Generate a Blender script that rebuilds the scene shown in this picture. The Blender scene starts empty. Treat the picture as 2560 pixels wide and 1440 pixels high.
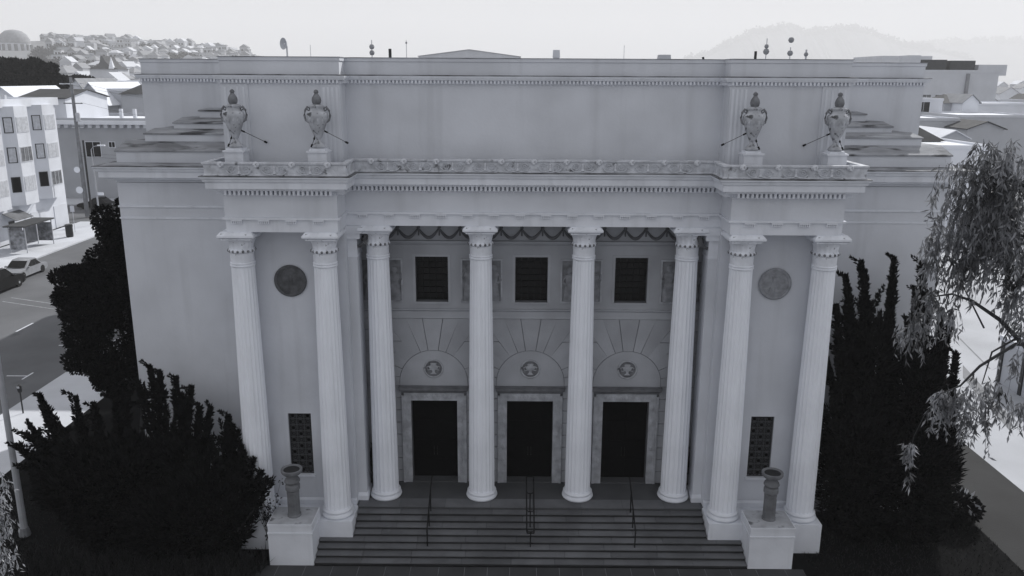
import bpy, bmesh, math, random
import numpy as np
from mathutils import Matrix, Vector
R_ = math.radians
random.seed(7); rng = np.random.default_rng(7)
SC = bpy.context.scene
COL = SC.collection

# ------------------------------------------------------------------ camera
F = 2060.6; PITCH = -.2499; YAW = -.0037; ROLL = .0055
CP = np.array([-.6, -28.22, 15.28])
cp_, sp_ = math.cos(PITCH), math.sin(PITCH); cy_, sy_ = math.cos(YAW), math.sin(YAW)
FW = np.array([sy_*cp_, cy_*cp_, sp_]); r0 = np.array([cy_, -sy_, 0.]); u0 = np.cross(r0, FW)
RT = r0*math.cos(ROLL)+u0*math.sin(ROLL); UP = -r0*math.sin(ROLL)+u0*math.cos(ROLL)
cam = bpy.data.cameras.new('camera'); co = bpy.data.objects.new('camera', cam); COL.objects.link(co)
cam.sensor_width = 36; cam.lens = F/2560*36; cam.clip_start = .1; cam.clip_end = 20000
M = Matrix([[RT[0], UP[0], -FW[0], CP[0]], [RT[1], UP[1], -FW[1], CP[1]], [RT[2], UP[2], -FW[2], CP[2]], [0, 0, 0, 1]])
co.matrix_world = M; SC.camera = co
def ray(px, py): return FW+RT*((px-1280)/F)-UP*((py-720)/F)
def at(px, py, Y):
    d = ray(px, py); return CP+d*((Y-CP[1])/d[1])
def atz(px, py, Z):
    d = ray(px, py); return CP+d*((Z-CP[2])/d[2])

# ------------------------------------------------------------------ light
SUN_AZ, SUN_EL = 32, 37          # degrees to the right of +Y, above the horizon
w = bpy.data.worlds.new('World'); SC.world = w; w.use_nodes = True
nt = w.node_tree; nt.nodes.clear()
sky = nt.nodes.new('ShaderNodeTexSky'); sky.sky_type = 'NISHITA'; sky.sun_disc = False
sky.sun_elevation = R_(SUN_EL); sky.sun_rotation = R_(SUN_AZ); sky.air_density = 1.0; sky.dust_density = 1.0; sky.altitude = 60
hs = nt.nodes.new('ShaderNodeHueSaturation'); hs.inputs['Saturation'].default_value = .0
gm_ = nt.nodes.new('ShaderNodeGamma'); gm_.inputs[1].default_value = .03      # hazy, nearly even sky
tn = nt.nodes.new('ShaderNodeMix'); tn.data_type = 'RGBA'; tn.blend_type = 'MULTIPLY'; tn.inputs[0].default_value = 1
tn.inputs[7].default_value = (6.1*.98, 6.1*.99, 6.1*1.03, 1)
bg = nt.nodes.new('ShaderNodeBackground'); bg.inputs[1].default_value = .1
ow = nt.nodes.new('ShaderNodeOutputWorld')
nt.links.new(sky.outputs[0], hs.inputs['Color']); nt.links.new(hs.outputs[0], gm_.inputs[0]); nt.links.new(gm_.outputs[0], tn.inputs[6])
nt.links.new(tn.outputs[2], bg.inputs[0]); nt.links.new(bg.outputs[0], ow.inputs[0])
sl = bpy.data.lights.new('sun', 'SUN'); sl.energy = 5.0; sl.angle = R_(.5); sl.color = (1, .985, .96)
so = bpy.data.objects.new('sun', sl); COL.objects.link(so)
sd = Vector((math.sin(R_(SUN_AZ))*math.cos(R_(SUN_EL)), math.cos(R_(SUN_AZ))*math.cos(R_(SUN_EL)), math.sin(R_(SUN_EL))))
so.rotation_euler = sd.to_track_quat('Z', 'Y').to_euler(); so.location = (30, 40, 60)
vs = SC.view_settings; vs.view_transform = 'Standard'; vs.look = 'None'; vs.exposure = 0; vs.gamma = 1; vs.use_curve_mapping = False
SC.cycles.use_denoising = True; SC.cycles.volume_bounces = 1; SC.cycles.max_bounces = 8; SC.cycles.transparent_max_bounces = 16

# ------------------------------------------------------------------ materials
def tint(v, k=.85): return (v*(1-.05*k), v*(1-.012*k), v*(1+.075*k), 1)
MATS = {}
def mat(name, a, b=None, *args, vary=0, **kw):
    if name in MATS: return MATS[name]
    m = mat_(name, a, b, *args, **kw)
    if vary:                                     # every piece a little lighter or darker
        t = m.node_tree; bs = t.nodes['Principled BSDF']; src = bs.inputs['Base Color'].links[0].from_socket
        oi = t.nodes.new('ShaderNodeObjectInfo'); mr = t.nodes.new('ShaderNodeMapRange'); mr.inputs[3].default_value = 1-vary; mr.inputs[4].default_value = 1+vary*.6
        mx = t.nodes.new('ShaderNodeMix'); mx.data_type = 'RGBA'; mx.blend_type = 'MULTIPLY'; mx.inputs[0].default_value = 1
        t.links.new(oi.outputs['Random'], mr.inputs[0]); t.links.new(src, mx.inputs[6]); t.links.new(mr.outputs[0], mx.inputs[7]); t.links.new(mx.outputs[2], bs.inputs['Base Color'])
    return m
def mat_(name, a, b=None, scale=2., detail=6., rough=.85, bump=0., bscale=None, stretch=(1, 1, 1), spec=.3, streak=None, trans=0., fleck=None):
    if name in MATS: return MATS[name]
    m = bpy.data.materials.new(name); m.use_nodes = True; t = m.node_tree; N = t.nodes; L = t.links
    bs = N['Principled BSDF']; bs.inputs['Roughness'].default_value = rough; bs.inputs['Specular IOR Level'].default_value = spec
    tc = N.new('ShaderNodeTexCoord'); mp = N.new('ShaderNodeMapping'); mp.inputs['Scale'].default_value = stretch
    L.new(tc.outputs['Object'], mp.inputs[0])
    def noise(sc, vec=None, det=detail):
        n = N.new('ShaderNodeTexNoise'); n.inputs['Scale'].default_value = sc; n.inputs['Detail'].default_value = det
        L.new((vec or mp).outputs[0], n.inputs['Vector']); return n
    b = a*.7 if b is None else b
    n1 = noise(scale); cr = N.new('ShaderNodeValToRGB'); cr.color_ramp.elements[0].position = .32; cr.color_ramp.elements[1].position = .68
    cr.color_ramp.elements[0].color = tint(b); cr.color_ramp.elements[1].color = tint(a); L.new(n1.outputs[0], cr.inputs[0])
    out = cr.outputs[0]
    if streak:                                   # long rain stains: dark colour, amount, x-frequency
        mp2 = N.new('ShaderNodeMapping'); mp2.inputs['Scale'].default_value = (streak[2], streak[2], streak[2]*.07); L.new(tc.outputs['Object'], mp2.inputs[0])
        n2 = noise(1., mp2, 5); r2 = N.new('ShaderNodeValToRGB'); r2.color_ramp.elements[0].position = .54; r2.color_ramp.elements[1].position = .78
        L.new(n2.outputs[0], r2.inputs[0]); mu = N.new('ShaderNodeMath'); mu.operation = 'MULTIPLY'; mu.inputs[1].default_value = streak[1]; L.new(r2.outputs[0], mu.inputs[0])
        mx = N.new('ShaderNodeMix'); mx.data_type = 'RGBA'; L.new(mu.outputs[0], mx.inputs[0]); L.new(out, mx.inputs[6]); mx.inputs[7].default_value = tint(streak[0]); out = mx.outputs[2]
    if fleck:                                    # blotches: colour, threshold, scale
        n3 = noise(fleck[2], None, 8); r3 = N.new('ShaderNodeValToRGB'); r3.color_ramp.elements[0].position = fleck[1]; r3.color_ramp.elements[1].position = min(1, fleck[1]+.1)
        L.new(n3.outputs[0], r3.inputs[0]); mx = N.new('ShaderNodeMix'); mx.data_type = 'RGBA'; L.new(r3.outputs[0], mx.inputs[0]); L.new(out, mx.inputs[6]); mx.inputs[7].default_value = tint(fleck[0]); out = mx.outputs[2]
    L.new(out, bs.inputs['Base Color'])
    if bump:
        nb = noise(bscale or scale*6); bp = N.new('ShaderNodeBump'); bp.inputs['Strength'].default_value = bump; bp.inputs['Distance'].default_value = .03
        L.new(nb.outputs[0], bp.inputs['Height']); L.new(bp.outputs[0], bs.inputs['Normal'])
    if trans:
        tr = N.new('ShaderNodeBsdfTranslucent'); L.new(out, tr.inputs[0]); ms = N.new('ShaderNodeMixShader'); ms.inputs[0].default_value = trans
        L.new(bs.outputs[0], ms.inputs[1]); L.new(tr.outputs[0], ms.inputs[2]); L.new(ms.outputs[0], N['Material Output'].inputs[0])
    MATS[name] = m; return m
PLASTER = mat('plaster', .67, .57, .5, 7, .9, .2, 9, streak=(.36, .36, 1.6))
PLASTER2 = mat('plaster_trim', .76, .65, .9, 6, .9, .15, 12, streak=(.34, .35, 2.5))
STONE = mat('portico_stone', .44, .35, .8, 6, .85, .2, 14, streak=(.3, .25, 2.), vary=.09)
JOINT = mat('joint', .2, .14, 3.)
CARVED = mat('carved_stone', .50, .30, 3., 8, .9, .5, 14, streak=(.15, .4, 3.))
CREST = mat('cresting_plaster', .66, .42, 3.5, 8, .9, .8, 10, fleck=(.16, .6, 4.))
LEDGE = mat('stained_ledge', .40, .16, 1.1, 8, .95, .4, 8, stretch=(.6, 1.6, 1), fleck=(.06, .55, 1.3))
GRIME = mat('urn_stone', .52, .28, 3., 8, .9, .6, 10, fleck=(.08, .57, 5.))
BRONZE = mat('dark_bronze', .11, .05, 6., 6, .6, .4, 20, spec=.5)
MEDAL = mat('grey_medallion', .34, .22, 6., 6, .7, .4, 20)
IRON = mat('black_iron', .008, .005, 8., 4, .6, 0, spec=.2)
DOORM = mat('dark_door', .004, .002, 5., 4, .8, .1, spec=.08)
GLASSD = mat('dark_glass', .004, .003, 2., 2, .3, 0, spec=.2)
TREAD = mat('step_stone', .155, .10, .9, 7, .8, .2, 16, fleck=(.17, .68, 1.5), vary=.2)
RISER = mat('shaded_riser_stone', .035, .02, 1.5, 6, .9, .1)  # step stone with the shade under the nosing put into its colour
FLOORM = mat('floor_stone', .085, .06, .8, 6, .7, .1)
PAVE = mat('front_paving', .055, .04, 1.2, 7, .85, .2, 14)
ASPH = mat('asphalt', .14, .10, .25, 8, .9, .3, 30, fleck=(.09, .66, .5))
CONC_SHADE = mat('shaded_concrete', .022, .014, .5, 8, .9, .3, 20)  # concrete beside the driveway, its shade put into the colour
CONC = mat('concrete', .58, .48, .35, 7, .9, .2, 14, fleck=(.42, .7, .8))
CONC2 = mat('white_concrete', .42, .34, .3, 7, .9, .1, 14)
PAINT = mat('road_paint', .75, .6, 3., 5)
LAWN = mat('dark_lawn', .008, .004, .8, 8, 1, .6, 12, spec=.05)
SOIL = mat('soil', .03, .018, 1., 8, 1, .6, 10)
CITYG = mat('city_ground', .25, .15, .02, 6, 1)
JUN = mat('juniper_leaf', .016, .003, 3., 4, .9, 0, spec=.04)
JUN2 = mat('dark_leaf', .007, .003, 2., 4, .9, 0, spec=.04)
EUC = mat('eucalyptus_leaf', .34, .012, 1.8, 7, .45, 0, spec=.4, trans=.4)
PALE = mat('pale_leaf', .45, .25, 4., 5, .5, 0, spec=.5, trans=.3)
BARK = mat('bark', .05, .03, 6., 6, .95, .5)
GRASSL = mat('strap_leaf', .02, .008, 3., 4, .7, 0, spec=.2)
HILLM = mat('hill_ground', .22, .12, .01, 8, 1)
FARTREE = mat('far_tree', .06, .035, .05, 6, 1)
ALUM = mat('grey_metal', .5, .4, 5., 4, .45, 0, spec=.6)
POLEM = mat('pale_pole', .42, .34, 2., 5, .6)
WOODP = mat('wood_pole', .22, .14, 2., 5, .9)
DARKM = mat('dark_metal', .03, .02, 4., 4, .5)
CARBLK = mat('black_car_paint', .004, .003, 3., 2, .3, 0, spec=.25)
CARSIL = mat('pale_car_paint', .30, .26, 3., 2, .25, 0, spec=.6)
TYRE = mat('tyre', .012, .009, 6., 4, .9)
RIM = mat('wheel_rim', .35, .3, 6., 3, .35, 0, spec=.7)
W1 = mat('house_white', .80, .72, .3, 5, .9, .05, 8)
W2 = mat('house_grey', .50, .44, .3, 5, .9, .05, 8)
W3 = mat('house_mid', .62, .55, .3, 5, .9)
RF1 = mat('roof_dark', .06, .04, .6, 6, .9, .2)
RF2 = mat('roof_grey', .30, .22, .4, 6, .9, .2)
RF3 = mat('roof_white', .78, .66, .3, 6, .9, .1)
CURT = mat('curtain', .55, .4, 4., 5, .8)
BRICKY = mat('house_stucco', .42, .36, .3, 5, .9)

# ------------------------------------------------------------------ mesh helpers
class MB:
    def __init__(s): s.v = []; s.f = []
    def add(s, vs, fs):
        n = len(s.v); s.v += [tuple(map(float, q)) for q in vs]; s.f += [tuple(i+n for i in f) for f in fs]; return s
    def box(s, x0, x1, y0, y1, z0, z1):
        if x0 > x1: x0, x1 = x1, x0
        return s.add([(x0, y0, z0), (x1, y0, z0), (x1, y1, z0), (x0, y1, z0), (x0, y0, z1), (x1, y0, z1), (x1, y1, z1), (x0, y1, z1)],
                     [(0, 3, 2, 1), (4, 5, 6, 7), (0, 1, 5, 4), (1, 2, 6, 5), (2, 3, 7, 6), (3, 0, 4, 7)])
    def frus(s, x0, x1, y0, y1, z0, X0, X1, Y0, Y1, z1):
        return s.add([(x0, y0, z0), (x1, y0, z0), (x1, y1, z0), (x0, y1, z0), (X0, Y0, z1), (X1, Y0, z1), (X1, Y1, z1), (X0, Y1, z1)],
                     [(0, 3, 2, 1), (4, 5, 6, 7), (0, 1, 5, 4), (1, 2, 6, 5), (2, 3, 7, 6), (3, 0, 4, 7)])
    def slab_xz(s, poly, y0, y1):                # polygon in the XZ plane, y0 the face toward the camera
        n = len(poly); vs = [(x, y0, z) for x, z in poly]+[(x, y1, z) for x, z in poly]
        a = sum(poly[i][0]*poly[(i+1) % n][1]-poly[(i+1) % n][0]*poly[i][1] for i in range(n))
        fs = [tuple(range(n)), tuple(range(2*n-1, n-1, -1))]+[(i, i+n, (i+1) % n+n, (i+1) % n) for i in range(n)]
        if a < 0: fs = [f[::-1] for f in fs]
        return s.add(vs, fs)
    def slab_yz(s, poly, x0, x1):
        n = len(poly); vs = [(x0, y, z) for y, z in poly]+[(x1, y, z) for y, z in poly]
        fs = [tuple(range(n)), tuple(range(2*n-1, n-1, -1))]+[(i, i+n, (i+1) % n+n, (i+1) % n) for i in range(n)]
        return s.add(vs, fs)
    def lathe(s, prof, c=(0, 0), seg=24, rf=None):
        n = len(prof); vs = []
        for r, z in prof:
            for k in range(seg):
                a = 2*math.pi*k/seg; q = r*(rf(k, z) if rf else 1); vs.append((c[0]+q*math.cos(a), c[1]+q*math.sin(a), z))
        fs = [(i*seg+k, i*seg+(k+1) % seg, (i+1)*seg+(k+1) % seg, (i+1)*seg+k) for i in range(n-1) for k in range(seg)]
        fs.append(tuple(range(seg-1, -1, -1))); fs.append(tuple((n-1)*seg+k for k in range(seg)))
        return s.add(vs, fs)
    def tube(s, pts, r, seg=6):
        pts = [Vector(p) for p in pts]; n = len(pts); vs = []
        rs = r if isinstance(r, (list, tuple)) else [r]*n
        for i, p in enumerate(pts):
            d = (pts[min(i+1, n-1)]-pts[max(i-1, 0)]).normalized(); a = d.cross(Vector((0, 0, 1)))
            if a.length < 1e-3: a = d.cross(Vector((1, 0, 0)))
            a.normalize(); b = d.cross(a)
            for k in range(seg):
                t = 2*math.pi*k/seg; vs.append(tuple(p+(a*math.cos(t)+b*math.sin(t))*rs[i]))
        fs = [(i*seg+k, i*seg+(k+1) % seg, (i+1)*seg+(k+1) % seg, (i+1)*seg+k) for i in range(n-1) for k in range(seg)]
        fs.append(tuple(range(seg-1, -1, -1))); fs.append(tuple((n-1)*seg+k for k in range(seg)))
        return s.add(vs, fs)
    def sweep(s, path, prof):                    # profile (outward, z) swept along a plan polyline; outward is to its right
        P = [Vector(p) for p in path]; n = len(P); m = len(prof); vs = []
        for i in range(n):
            d0 = (P[i]-P[i-1]).normalized() if i else None; d1 = (P[i+1]-P[i]).normalized() if i < n-1 else None
            n0 = Vector((d0.y, -d0.x)) if d0 else None; n1 = Vector((d1.y, -d1.x)) if d1 else None
            if n0 is None: k = n1
            elif n1 is None: k = n0
            else: k = (n0+n1)/(1+n0.dot(n1))
            vs += [(P[i].x+k.x*o, P[i].y+k.y*o, z) for o, z in prof]
        fs = [(i*m+j, (i+1)*m+j, (i+1)*m+(j+1) % m, i*m+(j+1) % m) for i in range(n-1) for j in range(m)]
        fs.append(tuple(range(m-1, -1, -1))); fs.append(tuple((n-1)*m+j for j in range(m)))
        return s.add(vs, fs)
    def mesh(s, name, m, smooth=False):
        me = bpy.data.meshes.new(name); me.from_pydata(s.v, [], s.f); me.materials.append(m)
        b = bmesh.new(); b.from_mesh(me); bmesh.ops.recalc_face_normals(b, faces=b.faces); b.to_mesh(me); b.free()
        if smooth:
            me.polygons.foreach_set('use_smooth', [True]*len(me.polygons))
            try: me.set_sharp_from_angle(angle=R_(40))
            except Exception: pass
        return me
    def build(s, name, m, parent=None, loc=None, rz=0, smooth=False, **k):
        return link(name, s.mesh(name, m, smooth), parent, loc, rz, **k)
def tag(o, label=None, cat=None, group=None, kind=None):
    if label: o['label'] = label
    if cat: o['category'] = cat
    if group: o['group'] = group
    if kind: o['kind'] = kind
    return o
def link(name, me, parent=None, loc=None, rz=0, **k):
    o = bpy.data.objects.new(name, me); COL.objects.link(o)
    if parent is not None: o.parent = parent
    if loc is not None: o.location = loc
    o.rotation_euler.z = rz
    return tag(o, **k)
def empty(name, loc, label, cat, group=None, rz=0):
    o = bpy.data.objects.new(name, None); COL.objects.link(o); o.location = loc; o.rotation_euler.z = rz; o.empty_display_size = .2
    return tag(o, label, cat, group)
def copy_tree(o, parent=None):
    c = o.copy(); COL.objects.link(c); c.parent = parent
    for ch in list(o.children): copy_tree(ch, c)
    return c
def np_mesh(name, V, nper, m):
    V = np.asarray(V, dtype=np.float32).reshape(-1, 3); nv = len(V); nf = nv//nper
    me = bpy.data.meshes.new(name); me.vertices.add(nv); me.vertices.foreach_set('co', V.ravel())
    me.loops.add(nv); me.loops.foreach_set('vertex_index', np.arange(nv, dtype=np.int32))
    me.polygons.add(nf); me.polygons.foreach_set('loop_start', np.arange(0, nv, nper, dtype=np.int32))
    try: me.polygons.foreach_set('loop_total', np.full(nf, nper, dtype=np.int32))
    except Exception: pass
    me.materials.append(m); me.update(calc_edges=True); return me
def unit(a): return a/(np.linalg.norm(a, axis=1, keepdims=True)+1e-9)
def leaves(C, D, ln, wd, jit=.35):               # diamond leaves at centres C along directions D
    n = len(C); D = unit(D+rng.normal(0, jit, (n, 3))); S = unit(np.cross(D, rng.normal(0, 1, (n, 3))))
    l = ln*rng.uniform(.6, 1.3, (n, 1)); w_ = wd*rng.uniform(.7, 1.3, (n, 1))
    return np.stack([C, C+D*l*.45+S*w_, C+D*l, C+D*l*.45-S*w_], 1)
def cloud(c, r, n):                              # points in an ellipsoid, denser to the rim
    d = unit(rng.normal(0, 1, (n, 3))); k = rng.uniform(.15, 1, (n, 1))**.45
    return np.asarray(c)+d*k*np.asarray(r), d
GZ = -1.13                                       # the ground in front of the steps

# ------------------------------------------------------------------ the setting
def sheet(name, x0, x1, y0, y1, z, m, depth=.3, **k):
    return MB().box(x0, x1, y0, y1, z-depth, z).build(name, m, kind='structure', **k)
MB().add([(-8700, -150, -1.30), (8700, -150, -1.30), (8700, 8700, -1.30), (-8700, 8700, -1.30)], [(0, 1, 2, 3)]).build('ground', CITYG, kind='structure')
road = sheet('road', -45, -26.2, -70, 66, -1.262, ASPH, .03)
sheet('cross_road', -260, 40, 66.004, 79, -1.262, ASPH, .03)
sheet('sidewalk', -26.2, -22.2, -70, 66, -1.14, CONC, .15)
sheet('far_sidewalk', -51, -45, -70, 66, -1.14, CONC, .15)
sheet('corner_sidewalk', -120, 10, 79, 84.5, -1.14, CONC, .15)
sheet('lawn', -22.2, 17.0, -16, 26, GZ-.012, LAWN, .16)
sheet('shaded_side_strip', 17.0, 20.4, -30, 30, GZ-.006, CONC_SHADE, .16)  # shaded strip drawn by dark colour up to the shadow edge
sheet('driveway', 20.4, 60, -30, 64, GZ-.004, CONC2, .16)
# shadow-like grey band painted on the driveway and a joint beyond it
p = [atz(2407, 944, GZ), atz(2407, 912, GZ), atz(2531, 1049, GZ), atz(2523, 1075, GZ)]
MB().add([(q[0], q[1], GZ+.004) for q in p], [(0, 3, 2, 1)]).build('shadow_band', mat('ground_grey', .2, .15, 1.), kind='structure')
a, b = atz(2399, 846, GZ), atz(2475, 922, GZ)
MB().add([(a[0]-.05, a[1], GZ+.004), (a[0]+.05, a[1], GZ+.004), (b[0]+.05, b[1], GZ+.004), (b[0]-.05, b[1], GZ+.004)], [(0, 3, 2, 1)]).build('driveway_joint', mat('ground_grey', .2), kind='structure')
# painted marks
def stroke(a, b, wd):
    a, b = Vector((a[0], a[1], 0)), Vector((b[0], b[1], 0)); d = (b-a).normalized(); n = Vector((-d.y, d.x, 0))*wd/2
    return [tuple(q+Vector((0, 0, -1.258))) for q in (a+n, a-n, b-n, b+n)]
for i, yy in enumerate((-16, -7, 2, 15, 24, 33, 42, 51)):
    MB().add(stroke((-33.75, yy), (-33.75, yy+2.0), .14), [(0, 1, 2, 3)]).build('lane_dash', PAINT, road)
for i, yy in enumerate((10.2, 15.7, 21.2, 26.7, 32.2, 37.7)):
    m_ = MB(); m_.add(stroke((-28.2, yy-.55), (-28.2, yy+.55), .1), [(0, 1, 2, 3)])
    m_.add(stroke((-28.25, yy), (-29.4, yy), .1), [(0, 1, 2, 3)]); m_.build('parking_mark', PAINT, road)
MB().add(stroke((-34.2, 29.5), (-39.2, 31.5), .12)+stroke((-34.2, 30.6), (-39.2, 32.6), .12), [(0, 1, 2, 3), (4, 5, 6, 7)]).build('crossing_mark', mat('worn_paint', .34, .2, 3.), road)

# ------------------------------------------------------------------ the church
ch = empty('church', (0, 0, GZ), 'big white plaster church with eight fluted columns facing the steps', 'church')
CHZ = -GZ
class CB(MB):                                    # church part: built in scene coordinates, parented to the church
    def part(s, name, m, parent=None, smooth=False, **k):
        s.v = [(x, y, z+CHZ) for x, y, z in s.v]
        return s.build(name, m, parent or ch, smooth=smooth, **k)
S = 3.6447                                       # bay
PX1, PX2, PY = 6.94, 9.70, -1.36
WY = 1.07
# wings and body
for s in (-1, 1):
    CB().box(s*10.0, s*14.76, 1.0, 20, GZ-.05, 11.6).part('wing_wall', PLASTER)
    m_ = CB()
    for z0, z1, o in ((10.30, 10.36, .03), (10.72, 10.78, .04)):
        m_.box(s*10.06, s*(14.76+o), 1-o, 20, z0, z1)
    m_.part('wing_moulding', PLASTER2)
    m_ = CB().box(s*9.9, s*14.78, .97, 20.02, 11.62, 12.18); m_.part('wing_frieze', PLASTER)
    for k, (x, yy, zt) in enumerate(((14.78, 1.2, 12.71), (14.0, 1.9, 13.27), (13.2, 2.6, 13.62), (12.48, 3.3, 14.04))):
        zb = (12.2, 12.7, 13.2, 13.5)[k]
        st = CB().box(s*10.25, s*x, yy, 4.0, zb-.02, zt-.05).part('roof_step', PLASTER)
        zn, yn = ((12.99, 1.9), (13.40, 2.6), (13.77, 3.3), (14.10, 4.0))[k]          # sloping wash up to the next face
        t_ = MB().add([(s*10.25, yy-.04, zt-.05), (s*(x+.04), yy-.04, zt-.05), (s*(x+.04), 4., zt-.05), (s*10.25, 4., zt-.05), (s*10.25, yy-.04, zt), (s*(x+.04), yy-.04, zt), (s*(x-.05), yn+.02, zn), (s*(x-.2), 4., zn), (s*10.25, 4., zn), (s*10.25, yn+.02, zn)],
            [(0, 3, 2, 1), (0, 1, 5, 4), (4, 5, 6, 9), (9, 6, 7, 8), (1, 2, 7, 6, 5), (2, 3, 8, 7), (3, 0, 4, 9, 8)])
        t_.v = [(a_, b_, c_+CHZ) for a_, b_, c_ in t_.v]; t_.build('step_cap', LEDGE, st)
    CB().frus(min(s*9.95, s*15.27), max(s*9.95, s*15.27), .46, 4.0, 12.19, min(s*9.95, s*15.0), max(s*9.95, s*15.0), 1.3, 4.0, 12.30).part('ledge_top', LEDGE)
    CB().box(s*14.5, s*15.25, 4.0, 20, 12.185, 12.222).part('ledge_top', LEDGE)
    CB().box(s*10.3, s*14.75, 4.12, 19.4, 12.1, 15.08).part('attic_wing_core', PLASTER)
CB().box(-10.0, 10.0, 1.5, 20, GZ, 12.1).part('body_wall', PLASTER)
CB().box(-10.1, 10.1, .5, 19.3, 12.1, 15.04).part('attic_core', PLASTER)
CB().box(-14.6, 14.6, 4.2, 19.3, 15.1, 15.42).part('roof', RF2)
ATT = [(-14.85, 19.5), (-14.85, 4.0), (-10.22, 4.0), (-10.22, -.70), (-6.31, -.70), (-6.31, .10), (6.31, .10), (6.31, -.70), (10.22, -.70), (10.22, 4.0), (14.85, 4.0), (14.85, 19.5)]
CB().sweep(ATT, [(-.3, 12.2), (0, 12.2), (0, 15.06), (-.3, 15.06)]).part('attic_front_wall', PLASTER)
CB().sweep(ATT, [(-.2, 15.05), (.03, 15.05), (.03, 15.175), (.13, 15.18), (.17, 15.27), (.17, 15.325), (-.2, 15.34)]).part('attic_cornice', PLASTER2)
CB().sweep(ATT, [(-.25, 15.33), (-.02, 15.33), (-.02, 15.76), (.01, 15.78), (.01, 15.89), (-.25, 15.89)]).part('parapet', PLASTER)
m_ = CB().sweep(ATT, [(-.24, 15.885), (.03, 15.885), (.03, 15.905), (-.24, 15.905)]); m_.part('parapet_cap', LEDGE)
def dentils(path, off, z0, z1, pitch, wd, dp):
    m_ = CB(); P = [Vector(p) for p in path]
    for i in range(len(P)-1):
        d = P[i+1]-P[i]; L = d.length; d.normalize(); n = Vector((d.y, -d.x)); a0 = off; k = int((L)//pitch)
        if L > 12 and abs(d.x) < .5: continue
        for j in range(k):
            c = P[i]+d*(pitch*(j+.5)+(L-k*pitch)/2)+n*off
            q = [c-d*wd/2, c+d*wd/2, c+d*wd/2+n*dp, c-d*wd/2+n*dp]
            m_.add([(v.x, v.y, z0) for v in q]+[(v.x, v.y, z1) for v in q], [(0, 1, 2, 3), (4, 7, 6, 5), (0, 4, 5, 1), (1, 5, 6, 2), (2, 6, 7, 3), (3, 7, 4, 0)])
    return m_
dentils(ATT, .02, 15.075, 15.175, .125, .062, .1).part('attic_dentil_band', PLASTER2, kind='stuff')
# pilaster strips on the attic pavilions
for s in (-1, 1):
    for x0, x1 in ((6.33, 6.95), (9.32, 10.20)):
        o = CB().box(s*x0, s*x1, -.735, -.66, 12.2, 15.04).part('attic_pilaster', PLASTER)
        m_ = CB()
        for k in range(4):
            xc = x0+(x1-x0)*(k+.7)/4.4; m_.box(s*(xc-.035), s*(xc+.035), -.75, -.73, 12.5, 14.95)
        m_.part('pilaster_fillet', PLASTER2, kind='stuff')
# entablature
ENT = [(-10.0, 1.3), (-10.0, -1.80), (-6.37, -1.80), (-6.37, -.45), (6.37, -.45), (6.37, -1.80), (10.0, -1.80), (10.0, 1.3)]
CB().box(-6.6, 6.6, -.447, .45, 10.362, 12.17).part('centre_architrave', PLASTER)
for s in (-1, 1):
    CB().box(s*6.373, s*9.997, -1.797, -.72, 10.362, 12.17).part('pavilion_architrave', PLASTER)
    CB().box(s*6.372, s*9.998, -.72, 1.3, 10.37, 12.17).part('pavilion_upper_wall', PLASTER)
CB().sweep(ENT, [(-.3, 10.36), (0, 10.36), (0, 10.775), (-.3, 10.775)]).part('architrave_face', PLASTER2)
CB().sweep(ENT, [(-.3, 10.775), (.085, 10.775), (.085, 10.84), (-.3, 10.84)]).part('taenia', PLASTER2)
CB().sweep(ENT, [(-.3, 10.84), (.012, 10.84), (.012, 11.56), (-.3, 11.56)]).part('frieze', PLASTER)
OUT = [(-14.76, 19.5), (-14.76, 1.0)]+ENT[0:1][:0]+[(-10.0, 1.0)]+ENT[1:7]+[(10.0, 1.0), (14.76, 1.0), (14.76, 19.5)]
CB().sweep(OUT, [(-.2, 11.74), (.27, 11.74), (.29, 11.80), (.40, 11.84), (.42, 11.82), (.42, 12.02), (.47, 12.04), (.50, 12.12), (.55, 12.16), (.55, 12.205), (-.2, 12.21)]).part('cornice', PLASTER2)
FLASH = mat('flashing', .30, .04, 2.2, 8, .8, .2, stretch=(.7, .7, 1))
CB().sweep(OUT, [(.44, 12.203), (.565, 12.203), (.565, 12.232), (.44, 12.236)]).part('flashing', FLASH)
CB().sweep(ATT, [(-.03, 15.335), (.185, 15.318), (.185, 15.34), (-.03, 15.352)]).part('attic_flashing', FLASH)
CB().sweep(ENT, [(-.2, 11.55), (.03, 11.55), (.05, 11.59), (.0, 11.60), (.0, 11.745), (-.2, 11.745)]).part('dentil_backing', PLASTER2)
dentils(ENT, -.01, 11.595, 11.742, .146, .075, .26).part('dentil_band', PLASTER2, kind='stuff')
# guttae under the taenia
def guttae():
    m_ = MB().box(-.18, .18, -.075, 0, -.05, -.002)
    for k in range(6): m_.frus(-.175+k*.061, -.135+k*.061, -.07, 0, -.13, -.168+k*.061, -.142+k*.061, -.065, 0, -.05)
    return m_.mesh('guttae', PLASTER2)
gm = guttae()
for k in range(14): link('guttae', gm, ch, (-5.80+k*.892, -.455, 10.774+CHZ))
for s in (-1, 1):
    for k in range(4): link('guttae', gm, ch, (s*(6.98+k*.885), -1.805, 10.774+CHZ))
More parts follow.
